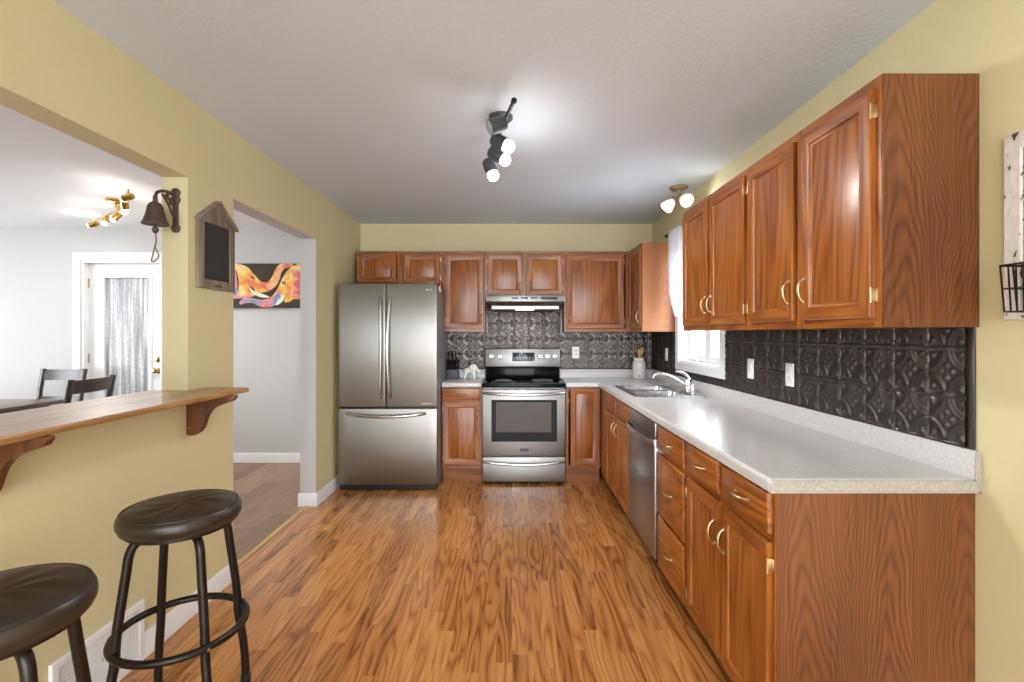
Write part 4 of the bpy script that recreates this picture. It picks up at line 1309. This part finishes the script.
# ------------------------------------------------------------------ bar stools
def stool():
    r = thing('bar_stool', 'round dark leather bar stool standing whole, nearer the doorway', 'stool', (-1.16, 1.70, 0), 0, 'bar stools')
    R, H = 0.183, 0.766
    # cushion with soft crown and gathered wrinkles
    prof = [(R - 0.014, H - 0.069), (R - 0.006, H - 0.067), (R - 0.004, H - 0.058), (R + 0.001, H - 0.053), (R + 0.002, H - 0.040), (R, H - 0.025), (R - 0.006, H - 0.015), (R - 0.012, H - 0.0125), (R - 0.020, H - 0.008)]
    for k in range(1, 9):
        rr = (R - 0.020) * (1 - k / 8.6)
        prof.append((rr, H - 0.008 + 0.008 * (1 - (rr / R) ** 2)))
    g = G()
    n = 56
    vs = []
    for (rr, h) in prof:
        for j in range(n):
            a = 2 * PI * j / n
            wr = 0
            if h > H - 0.03 and rr > 0.03:
                wr = 0.0016 * math.sin(9 * a + rr * 34) * math.sin(PI * min(1, rr / R)) + 0.0013 * math.sin(4 * a + 1.3 - rr * 22)
            vs.append((math.cos(a) * rr, math.sin(a) * rr, h + wr))
    fs = []
    for i in range(len(prof) - 1):
        for j in range(n):
            j2 = (j + 1) % n
            fs.append([i * n + j, i * n + j2, (i + 1) * n + j2, (i + 1) * n + j])
    fs.append(list(range(n))[::-1]); fs.append([(len(prof) - 1) * n + j for j in range(n)])
    g.raw(vs, fs)
    st = g.build('seat', M['leather'], r, sharp=60)
    pts = [((R - 0.010) * math.cos(2 * PI * i / 60), (R - 0.010) * math.sin(2 * PI * i / 60), H - 0.0125) for i in range(60)]
    G().tube(pts, 0.0032, 8, closed=True).build('piping', M['leather'], st)
    G().lathe([(R - 0.03, H - 0.082), (R - 0.02, H - 0.082), (R - 0.02, H - 0.068), (R - 0.03, H - 0.068)], n=48).build('seat_plate', M['black_metal'], r)
    for k in range(4):
        a = math.radians(54 + 90 * k)
        ca, sa = math.cos(a), math.sin(a)
        path = [(0.055, H - 0.091), (0.10, H - 0.092), (0.132, H - 0.100), (0.150, H - 0.130), (0.160, H - 0.20), (0.180, 0.42), (0.186, 0.36), (0.190, 0.29), (0.208, 0.18), (0.216, 0.08), (0.218, 0.012)]
        pts = catmull([(x * ca, x * sa, z) for x, z in path], 5)
        lg = G().tube(pts, 0.0142, 14).build('leg', M['black_metal'], r)
        G().lathe([(0.016, 0.0), (0.018, 0.003), (0.018, 0.036), (0.0148, 0.040)], (0.218 * ca, 0.218 * sa, 0), n=18).build('foot_cap', M['black'], lg)
        G().lathe([(0.006, 0), (0.005, 0.003), (0.001, 0.004)], (0.2155 * ca, 0.2155 * sa, 0.329), (ca, sa, 0), 12).build('rivet', M['nickel'], lg)
    pts = [(0.199 * math.cos(2 * PI * i / 64), 0.199 * math.sin(2 * PI * i / 64), 0.329) for i in range(64)]
    G().tube(pts, 0.0125, 12, closed=True).build('foot_ring', M['black_metal'], r)
    dup(r, (-1.178, 1.095, 0), math.radians(14), 'round dark leather bar stool cut off by the frame, nearer the viewer')
stool()

# ------------------------------------------------------------------ floor vent on the half wall
def vent():
    r = thing('wall_vent', 'white slotted wall vent cover low on the half wall behind the stools', 'vent', (XL, 1.610, 0.0))
    w, h = 0.410, 0.252
    G().cells([0, 0.028, w - 0.028, w], [0.0, 0.035, h - 0.028, h], lambda u, v: not (0.028 < u < w - 0.028 and 0.035 < v < h - 0.028), 'yz', 0.0, 0.014).build('frame', M['white'], r, bevel=0.004)
    G().box(0.0005, 0.002, 0.028, w - 0.028, 0.035, h - 0.028).build('backing', M['grate'], r)
    g = G()
    n = 44
    for i in range(n):
        y = 0.030 + (w - 0.06) * (i + 0.5) / n
        g.box(0.002, 0.010, y - 0.0014, y + 0.0014, 0.036, h - 0.029)
    for j in range(1, 26):
        z = 0.035 + (h - 0.063) * j / 26
        g.box(0.004, 0.009, 0.028, w - 0.028, z - 0.0012, z + 0.0012)
    g.build('grille', M['white'], r)
vent()

# ------------------------------------------------------------------ chalkboard house
def chalkboard():
    r = thing('chalkboard', 'house-shaped grey wooden chalkboard on the yellow wall', 'chalkboard', (XL + 0.001, 2.362, 1.586))
    w, he, hp = 0.304, 0.352, 0.455
    g = G()
    fw = 0.040
    # stiles, rail and gable
    g.box(0, 0.018, 0.0, fw, 0.0, he, 0.001, 1)
    g.box(0, 0.018, w - fw, w, 0.0, he, 0.001, 1)
    g.box(0, 0.0175, fw, w - fw, 0.0, 0.046, 0.001, 1)
    g.prism([(0.0, he - 0.02), (w, he - 0.02), (w, he), (w / 2, hp - 0.006), (0.0, he)], 'x', 0.0, 0.0178, 0.001)
    g.build('frame', M['grey_wood'], r)
    for s in (-1, 1):
        y0 = w / 2
        y1 = w / 2 + s * (w / 2 + 0.010)
        z1 = he - 0.016
        g = G().prism([(y0, hp - 0.006), (y1, z1 - 0.004), (y1, z1 + 0.008), (y0, hp + 0.006)], 'x', 0.0, 0.034, 0.001)
        g.build('roof_board', M['grey_wood'], r)
    G().box(0.002, 0.010, fw - 0.004, w - fw + 0.004, 0.042, he - 0.016).build('board', M['slate'], r)
    G().box(0.018, 0.022, w / 2 - 0.03, w / 2 + 0.03, 0.012, 0.022, 0.001).build('hook_plate', M['iron'], r)
chalkboard()

# ------------------------------------------------------------------ bell
def bell():
    r = thing('dinner_bell', 'rusty iron dinner bell with rope on the pass-through jamb', 'bell', (-1.600, P1 - 0.001, 1.845))
    g = G()
    g.box(-0.013, 0.013, -0.010, 0.0, 0.016, 0.182, 0.003)
    for z in (0.014, 0.184, 0.150):
        g.lathe([(0.021, 0.0), (0.021, 0.008), (0.013, 0.012), (0.002, 0.013)], (0, 0, z), (0, -1, 0), 20)
    pts = catmull([(0, -0.006, 0.160), (0, -0.045, 0.172), (0, -0.090, 0.166), (0, -0.124, 0.150), (0, -0.134, 0.132)], 6)
    g.tube(pts, 0.007, 10)
    pts = catmull([(0, -0.006, 0.060), (0, -0.030, 0.078), (0, -0.046, 0.104), (0, -0.066, 0.126), (0, -0.094, 0.152)], 6)
    g.tube(pts, 0.0055, 10)
    sp = []
    for i in range(26):
        a = i / 25 * 2.6 * PI
        rr = 0.020 * (1 - i / 30)
        sp.append((0, -0.032 + rr * math.cos(a), 0.130 + rr * math.sin(a)))
    g.tube(sp, 0.0045, 8)
    sp = []
    for i in range(20):
        a = i / 19 * 2.2 * PI + 1
        rr = 0.015 * (1 - i / 26)
        sp.append((0, -0.060 + rr * math.cos(a), 0.146 + rr * math.sin(a)))
    g.tube(sp, 0.004, 8)
    g.build('bracket', M['iron'], r)
    c = (0, -0.136, 0.002)
    bd = G().lathe([(0.047, 0.002), (0.052, 0.0), (0.0525, 0.006), (0.047, 0.014), (0.040, 0.036), (0.034, 0.060), (0.030, 0.082), (0.021, 0.096), (0.010, 0.102), (0.009, 0.128), (0.004, 0.130), (0.004, 0.100), (0.016, 0.092), (0.030, 0.055), (0.045, 0.010)], c, n=40).build('bell_body', M['iron'], r)
    G().lathe([(0.004, 0.06), (0.004, -0.008), (0.013, -0.016), (0.014, -0.026), (0.008, -0.036), (0.003, -0.04)], c, n=20).build('clapper', M['iron'], r)
    pts = catmull([(0.0, -0.136, -0.030), (0.004, -0.136, -0.070), (-0.002, -0.137, -0.100), (-0.010, -0.137, -0.132), (-0.016, -0.137, -0.164), (0.002, -0.137, -0.158), (0.016, -0.137, -0.140), (0.010, -0.137, -0.120), (-0.002, -0.136, -0.098)], 6)
    G().tube(pts, 0.003, 8).build('rope', M['rope'], r)
bell()

# ------------------------------------------------------------------ painting in the hall
def painting():
    x0, x1, z0, z1 = -2.975, -2.215, 1.630, 2.095
    r = thing('painting', 'colourful painting of two elephants on dark canvas in the hall', 'painting', (x0, YH - 0.002, z0))
    W, Hh = x1 - x0, z1 - z0
    G().box(0, W, -0.032, 0.0, 0, Hh, 0.002, 1).build('canvas', M['canvas'], r)
    g = G()
    state = {'k': 0}
    def P(u, v): return (0.03 * W / 0.76 + u * (W * 0.93), Hh * (1 - v))
    def shape(pts, m, k=5, smooth=True):
        state['k'] += 1
        y = -0.0322 - 0.00022 * state['k']
        q = [Vector((P(u, v)[0], 0, P(u, v)[1])) for u, v in pts]
        if smooth: q = catmull(q, k, True)
        q = [Vector((min(max(p.x, 0.001), W - 0.001), 0, min(max(p.z, 0.001), Hh - 0.001))) for p in q]
        b = bmesh.new()
        vs = [b.verts.new((p.x, y, p.z)) for p in q]
        es = [b.edges.new((vs[i], vs[(i + 1) % len(vs)])) for i in range(len(vs))]
        bmesh.ops.triangle_fill(b, use_beauty=True, edges=es)
        g.bm(b, m)
    # left elephant: head with raised trunk
    shape([(-0.06, 0.04), (0.10, 0.01), (0.24, 0.08), (0.34, 0.24), (0.44, 0.40), (0.53, 0.42), (0.60, 0.32), (0.65, 0.16), (0.71, 0.03), (0.82, -0.02), (0.92, 0.02), (0.90, 0.09), (0.81, 0.10), (0.75, 0.20),
           (0.71, 0.38), (0.64, 0.55), (0.54, 0.63), (0.44, 0.66), (0.33, 0.72), (0.20, 0.75), (0.06, 0.77), (-0.06, 0.74)], 0)
    shape([(0.48, 0.50), (0.56, 0.46), (0.63, 0.34), (0.68, 0.18), (0.74, 0.05), (0.84, 0.00), (0.91, 0.03), (0.88, 0.09), (0.80, 0.11), (0.74, 0.22), (0.70, 0.38), (0.63, 0.54), (0.54, 0.61)], 1)
    shape([(0.28, 0.56), (0.36, 0.62), (0.46, 0.68), (0.57, 0.75), (0.50, 0.77), (0.40, 0.74), (0.31, 0.66)], 3)
    shape([(-0.06, 0.22), (0.04, 0.18), (0.09, 0.32), (0.10, 0.55), (0.08, 0.74), (0.03, 0.80), (-0.06, 0.76)], 2)
    shape([(-0.04, 0.42), (0.03, 0.48), (0.06, 0.62), (0.05, 0.76), (-0.04, 0.76)], 4)
    shape([(0.02, 0.70), (0.14, 0.73), (0.27, 0.72), (0.36, 0.72), (0.26, 0.77), (0.10, 0.79), (0.02, 0.78)], 2)
    # right elephant: head with lowered trunk
    shape([(1.05, 0.04), (0.93, 0.06), (0.84, 0.16), (0.76, 0.34), (0.70, 0.54), (0.63, 0.70), (0.54, 0.80), (0.42, 0.82), (0.30, 0.78), (0.20, 0.78), (0.13, 0.86), (0.14, 0.92), (0.22, 0.89), (0.32, 0.89),
           (0.42, 0.96), (0.54, 0.99), (0.66, 0.93), (0.75, 0.82), (0.80, 0.74), (0.79, 0.86), (0.86, 0.87), (0.93, 0.80), (1.05, 0.74)], 0)
    shape([(0.72, 0.58), (0.66, 0.70), (0.55, 0.81), (0.42, 0.83), (0.30, 0.79), (0.20, 0.79), (0.14, 0.86), (0.15, 0.91), (0.22, 0.88), (0.32, 0.88), (0.42, 0.95), (0.54, 0.98), (0.65, 0.92), (0.73, 0.80)], 2)
    shape([(0.90, 0.14), (1.03, 0.20), (1.03, 0.66), (0.94, 0.78), (0.88, 0.66), (0.93, 0.40)], 1)
    shape([(0.66, 0.92), (0.72, 0.80), (0.80, 0.70), (0.77, 0.84), (0.70, 0.93)], 3)
    # eyes and creases
    for (u, v) in ((0.325, 0.31), (0.785, 0.43)):
        shape([(u - 0.030, v), (u, v - 0.030), (u + 0.028, v + 0.01), (u, v + 0.040)], 5)
        shape([(u - 0.006, v + 0.005), (u + 0.004, v - 0.010), (u + 0.012, v + 0.006), (u + 0.002, v + 0.018)], 3)
    shape([(0.27, 0.50), (0.31, 0.53), (0.36, 0.62), (0.33, 0.61)], 5)
    shape([(0.06, 0.14), (0.09, 0.20), (0.115, 0.42), (0.11, 0.66), (0.098, 0.50), (0.085, 0.28)], 5)
    g.build('elephants', [M['paint_warm'], M['paint_pink'], M['paint_cool'], M['tusk'], M['paint_blue'], M['ink']], r, recalc=False)
painting()

# ------------------------------------------------------------------ dining room door
def dining_door():
    r = bpy.data.objects.new('door_1', None); COL.objects.link(r); r.location = (DX0, YH, 0); struct(r)
    W = DX1 - DX0
    cw = 0.082
    G().cells([-cw, 0, W, W + cw], [0, DZ1, DZ1 + cw], lambda u, v: not (0 < u < W and v < DZ1), 'xz', -0.017, -0.0005).build('casing', M['white'], r, bevel=0.004)
    G().cells([0.0, 0.025, W - 0.025, W], [0, DZ1 - 0.025, DZ1], lambda u, v: not (0.025 < u < W - 0.025 and v < DZ1 - 0.025), 'xz', -0.002, 0.128).build('jamb', M['white'], r)
    lx0, lx1, lz0, lz1 = 0.195, 0.675, 0.28, 1.960
    a, b_, c, d = 0.028, W - 0.028, 0.01, DZ1 - 0.028
    lf = G().cells([a, lx0, lx1, b_], [c, lz0, lz1, d], lambda u, v: not (lx0 < u < lx1 and lz0 < v < lz1), 'xz', 0.062, 0.106).build('leaf', M['white'], r)
    G().cells([lx0 - 0.030, lx0 + 0.004, lx1 - 0.004, lx1 + 0.030], [lz0 - 0.030, lz0 + 0.004, lz1 - 0.004, lz1 + 0.030], lambda u, v: not (lx0 + 0.004 < u < lx1 - 0.004 and lz0 + 0.004 < v < lz1 - 0.004), 'xz', 0.050, 0.063).build('lite_trim', M['white'], lf, bevel=0.005)
    G().box(lx0, lx1, 0.080, 0.086, lz0, lz1).build('pane', M['privacy'], lf)
    for z in (0.965, 1.085):
        g = G().lathe([(0.032, 0), (0.032, 0.006), (0.016, 0.012), (0.013, 0.03), (0.027, 0.042), (0.029, 0.056), (0.020, 0.066), (0.003, 0.069)] if z < 1 else [(0.030, 0), (0.030, 0.010), (0.022, 0.016), (0.010, 0.017), (0.009, 0.030), (0.002, 0.031)], (W - 0.085, 0.062, z), (0, -1, 0), 28)
        g.build('door_knob' if z < 1 else 'deadbolt', M['brass_light'], lf)
    for z in (0.25, 1.10, 1.90):
        G().box(0.020, 0.034, 0.050, 0.063, z - 0.05, z + 0.05, 0.001).build('hinge', M['brass'], lf)
dining_door()

# ------------------------------------------------------------------ dining table and chairs
def dining():
    r = thing('dining_table', 'dark brown dining table beyond the breakfast bar', 'table', (-5.05, 3.98, 0))
    G().box(-0.90, 0.90, -0.50, 0.52, 0.715, 0.750, 0.006, 2).build('tabletop', M['table_wood'], r)
    G().cells([-0.82, -0.79, 0.79, 0.82], [-0.43, -0.40, 0.42, 0.45], lambda u, v: not (-0.79 < u < 0.79 and -0.40 < v < 0.42), 'xy', 0.62, 0.715).build('apron', M['table_wood'], r)
    for sx in (-1, 1):
        for y in (-0.41, 0.43):
            G().tube([(sx * 0.80, y, 0.0), (sx * 0.80, y, 0.66)], [0.026, 0.042], 4).build('leg', M['table_wood'], r)
    c = thing('dining_chair', 'dark wooden dining chair on the far side of the dining table', 'chair', (-4.60, 4.70, 0), math.radians(-4), 'dark dining chairs')
    # local: faces -y, back at +y
    w = 0.235
    G().box(-0.225, 0.225, -0.24, 0.19, 0.430, 0.462, 0.010, 2).build('seat', M['dark_wood'], c)
    for s in (-1, 1):
        G().prism([(0.155, 0.0), (0.190, 0.0), (0.200, 0.43), (0.235, 0.80), (0.272, 1.000), (0.240, 1.003), (0.200, 0.80), (0.165, 0.43)], 'x', s * 0.225 - 0.016, s * 0.225 + 0.016, 0.003).build('back_post', M['dark_wood'], c)
        G().tube([(s * 0.20, -0.21, 0.0), (s * 0.20, -0.21, 0.435)], [0.018, 0.026], 4).build('leg', M['dark_wood'], c)
    def rail(z0, z1, y):
        vs, fs = [], []
        n = 12
        for i in range(n + 1):
            t = i / n
            x = -0.212 + 0.424 * t
            bow = 0.030 * math.sin(PI * t)
            tilt = 0.018 * (z1 - z0) / 0.1
            for (dy, z) in ((-0.010, z0), (0.010, z0), (0.010 + tilt, z1), (-0.010 + tilt, z1)):
                vs.append((x, y + bow + dy, z))
        for i in range(n):
            for k in range(4):
                k2 = (k + 1) % 4
                fs.append([i * 4 + k, i * 4 + k2, i * 4 + 4 + k2, i * 4 + 4 + k])
        fs.append([0, 1, 2, 3][::-1]); fs.append([n * 4 + k for k in range(4)])
        G().raw(vs, fs).build('back_rail', M['dark_wood'], c)
    rail(0.885, 0.992, 0.236)
    rail(0.66, 0.72, 0.202)
    dup(c, (-3.69, 3.95, 0), math.radians(-84), 'dark wooden dining chair at the end of the dining table, nearest the bar')
dining()

# ------------------------------------------------------------------ distressed frame with wire basket
def wall_frame():
    r = thing('wall_board', 'distressed white framed dark board with wire basket on the right wall', 'board', (XR - 0.001, 1.388, 1.395))
    w, h, fw = 0.46, 0.525, 0.046
    G().cells([-w, -w + fw, -fw, 0], [0, fw, h - fw, h], lambda u, v: not (-w + fw < u < -fw and fw < v < h - fw), 'yz', -0.020, 0.0).build('frame', M['chippy'], r, bevel=0.003)
    G().box(-0.011, -0.003, -w + fw - 0.004, -fw + 0.004, fw - 0.004, h - fw + 0.004).build('board', M['slate'], r)
    g = G()
    def wire(p, q, rr=0.0022): g.tube([p, q], rr, 6)
    ya, yb, zt, zb, xi, xo, xo2 = -0.058, -w + 0.03, 0.148, 0.022, -0.023, -0.088, -0.076
    for z, x in ((zt, xo), ((zt + zb) / 2, (xo + xo2) / 2), (zb, xo2)):
        rr = 0.003 if z == zt else 0.002
        wire((xi, ya, z), (x, ya, z), rr); wire((x, ya, z), (x, yb, z), rr); wire((x, yb, z), (xi, yb, z), rr); wire((xi, ya, z), (xi, yb, z), rr)
    n = 11
    for i in range(n + 1):
        y = ya + (yb - ya) * i / n
        wire((xo, y, zt), (xo2, y, zb)); wire((xo2, y, zb), (xi, y, zb)); wire((xi, y, zb), (xi, y, zt))
    for y in (ya, yb):
        for t in (0.33, 0.66):
            wire((xi + (xo - xi) * t, y, zt), (xi + (xo2 - xi) * t, y, zb))
    g.build('wire_basket', M['black_metal'], r)
    G().box(-0.026, -0.019, -0.072, -0.052, 0.115, 0.160, 0.002).build('bracket', M['iron'], r)
wall_frame()
